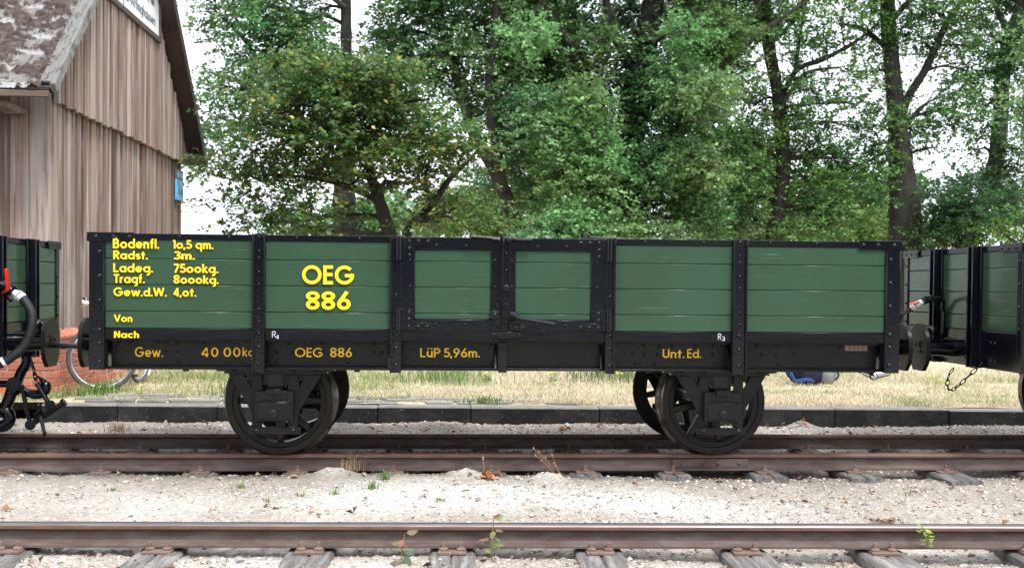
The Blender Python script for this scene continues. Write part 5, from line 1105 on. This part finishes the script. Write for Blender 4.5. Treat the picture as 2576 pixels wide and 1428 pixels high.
tree('oak_tree', 'thickest smooth grey-brown trunk standing clear at the right, a limb rising from it', 14.0,
     [[(2276, 640, 45), (2276, 540, 40), (2268, 435, 33), (2258, 310, 24), (2246, 190, 21), (2236, 80, 20), (2233, 0, 19), (2235, -150, 15), (2240, -320, 9)], [(2268, 290, 11), (2290, 235, 10), (2325, 180, 10), (2355, 115, 9), (2384, 55, 8), (2430, -10, 6), (2480, -90, 3)], [(2272, 330, 6), (2300, 290, 6), (2330, 260, 3)], [(2240, 130, 8), (2180, 80, 6), (2120, 60, 3)], [(2236, 60, 8), (2290, 0, 6), (2340, -60, 4)]],
     [(2250, 250, 32, 30, 50), (2262, 350, 34, 35, 50), (2225, 300, 34, 40, 60), (2215, 390, 30, 45, 60), (2220, 470, 26, 40, 55), (2300, 330, 45, 30, 55), (2340, 290, 50, 30, 50), (2380, 250, 50, 28, 45), (2400, 200, 45, 25, 42), (2320, 130, 50, 35, 42), (2290, 90, 45, 30, 42), (2270, 30, 50, 30, 50), (2330, 40, 50, 30, 42), (2400, 90, 45, 35, 50), (2440, 60, 45, 30, 50), (2460, 130, 40, 30, 45), (2440, 180, 40, 25, 42), (2210, 110, 40, 40, 45), (2190, 190, 40, 30, 42), (2370, 20, 60, 30, 50), (2440, -20, 60, 35, 50), (2300, -50, 70, 40, 50), (2180, -10, 60, 40, 50), (2400, 320, 40, 25, 38), (2360, 370, 25, 20, 32), (2420, 290, 40, 25, 40), (2250, -130, 90, 60), (2420, -130, 100, 60), (2460, 240, 35, 25, 40)], MID, L=.08, dens=50)
tree('oak_tree', 'slightly bent trunk nearest the right edge, leaning over the cut-off right wagon', 14.5,
     [[(2440, 640, 18), (2470, 520, 20), (2502, 420, 21), (2516, 310, 20), (2521, 200, 20), (2542, 100, 20), (2568, 20, 18), (2590, -120, 13), (2600, -300, 8)], [(2545, 100, 8), (2510, 30, 7), (2480, -60, 4)]],
     [(2480, 40, 50, 35), (2500, 110, 40, 35), (2470, 190, 35, 35, 50), (2490, 260, 30, 30, 45), (2470, 330, 30, 30, 45), (2450, 380, 30, 25, 38), (2540, 160, 40, 40), (2570, 90, 40, 40), (2560, 380, 40, 40, 55), (2540, 440, 45, 30, 55), (2560, -30, 70, 50), (2640, 40, 70, 60), (2640, 160, 60, 60), (2560, 280, 25, 40, 40), (2650, 300, 60, 60), (2560, -160, 110, 70), (2700, -60, 90, 80)], DARK, dens=55)
tree('shrub', 'dark rounded shrub in the gap between the last two right-hand trunks', 13.6, [[(2410, 640, 8), (2400, 560, 6), (2390, 500, 3)], [(2412, 620, 6), (2450, 560, 5), (2470, 510, 2)]],
     [(2350, 560, 50, 40), (2400, 540, 50, 45), (2450, 520, 45, 40), (2400, 590, 70, 30), (2370, 500, 40, 28), (2430, 470, 35, 28, 45), (2480, 560, 50, 40), (2330, 490, 25, 25, 40), (2330, 600, 40, 30), (2520, 500, 45, 30), (2560, 540, 40, 30)], DARK, dens=70, cat='shrub', group='shrubs under the trees')
tree('shrub', 'fresh yellow-green shrub low at the right edge above the right wagon', 11.0, [[(2560, 650, 7), (2540, 600, 4), (2500, 575, 2)], [(2560, 640, 6), (2580, 580, 3)]],
     [(2500, 580, 40, 12, 50), (2550, 570, 45, 14, 55), (2570, 600, 50, 14, 60), (2520, 602, 45, 12, 50), (2590, 545, 40, 14, 50)], LIME, L=.07, flat=.8, cat='shrub', group='shrubs under the trees')
tree('maple_tree', 'pale green leafy tree reaching in at the upper right edge', 10.5, [[(2760, 640, 30), (2740, 400, 25), (2720, 200, 18), (2700, 0, 12)], [(2735, 400, 9), (2650, 300, 6), (2580, 260, 3)]],
     [(2570, 225, 28, 30, 60), (2590, 270, 40, 25, 60), (2560, 300, 25, 15, 45), (2600, 330, 35, 25), (2640, 250, 60, 50), (2580, 75, 25, 14, 40), (2640, 120, 60, 50), (2680, 350, 70, 60), (2700, 60, 90, 70)], OAKL, L=.08)
# low bushes and pale undergrowth between the trunks, farther back
for Y, x, lb, cs, pl in ((22, 1180, 'light yellow-green bush under the leaning tree, far back', [(1120, 560, 60, 40), (1180, 540, 70, 40), (1250, 560, 60, 45), (1300, 590, 50, 30), (1210, 500, 50, 25, 45), (1110, 500, 45, 25, 40), (1280, 510, 40, 30, 40)], PALE),
                         (26, 2060, 'pale bush glimpsed low between crooked tree and thickest trunk', [(2000, 580, 60, 30), (2070, 570, 60, 30), (2140, 580, 60, 35), (2200, 570, 40, 40), (2110, 540, 50, 25, 40)], PALE),
                         (24, 1830, 'pale bush low at the foot of the short thin trunk', [(1790, 590, 50, 30), (1850, 580, 50, 30), (1900, 590, 40, 25), (1920, 545, 30, 25)], PALE),
                         (20, 760, 'dark green bush at the foot of the tall left oak', [(800, 590, 70, 25, 45), (740, 570, 50, 25, 40), (910, 575, 50, 40, 60), (940, 530, 40, 40, 50), (830, 555, 40, 30, 45)], MID)):
    tree('bush', lb, Y, [[(x, 650, 8), (x + 6, 590, 5), (x + 14, 550, 3)]], cs, pl, 'bushes behind the trees', L=.12, cat='bush')
# wood far behind, one leafy mass
Q, T = [], []
for k in range(74):
    x = random.uniform(960, 2650) if k % 2 else random.uniform(1750, 2280); y = random.uniform(470, 720) if x > 1900 or x < 1350 else random.uniform(380, 720); Yd = random.uniform(34, 46); mp = (Yd - CAMP[1]) / FOC
    C = W(x, y, Yd); R = np.array([70 * mp, 1.2, 40 * mp]); q, t = spray_leaves(C, R, 95, random.choice([PALE, MID, MID, DARK, OAKL]), .26, .3, .4, 12, .9); Q.append(q); T.append(t)
o = crown('far_wood', Q, T, None, (0, 0, 0)); tag(o, kind='stuff')

# unseen wood added behind the photographer, darkening the horizon that the glossy paint mirrors
Q, T = [], []
for k in range(150):
    C = np.array([rng.uniform(-34, 34), rng.uniform(-31, -25), 0]); C[2] = rng.uniform(.3, 6.5); q, t = spray_leaves(C, np.array([2.2, 1.4, 1.5]), 40, random.choice([MID, DARK, OAK]), .5, .35, .3, 12, 1.4, False); Q.append(q); T.append(t)
o = crown('far_wood', Q, T, None, (0, 0, 0)); tag(o, kind='stuff')
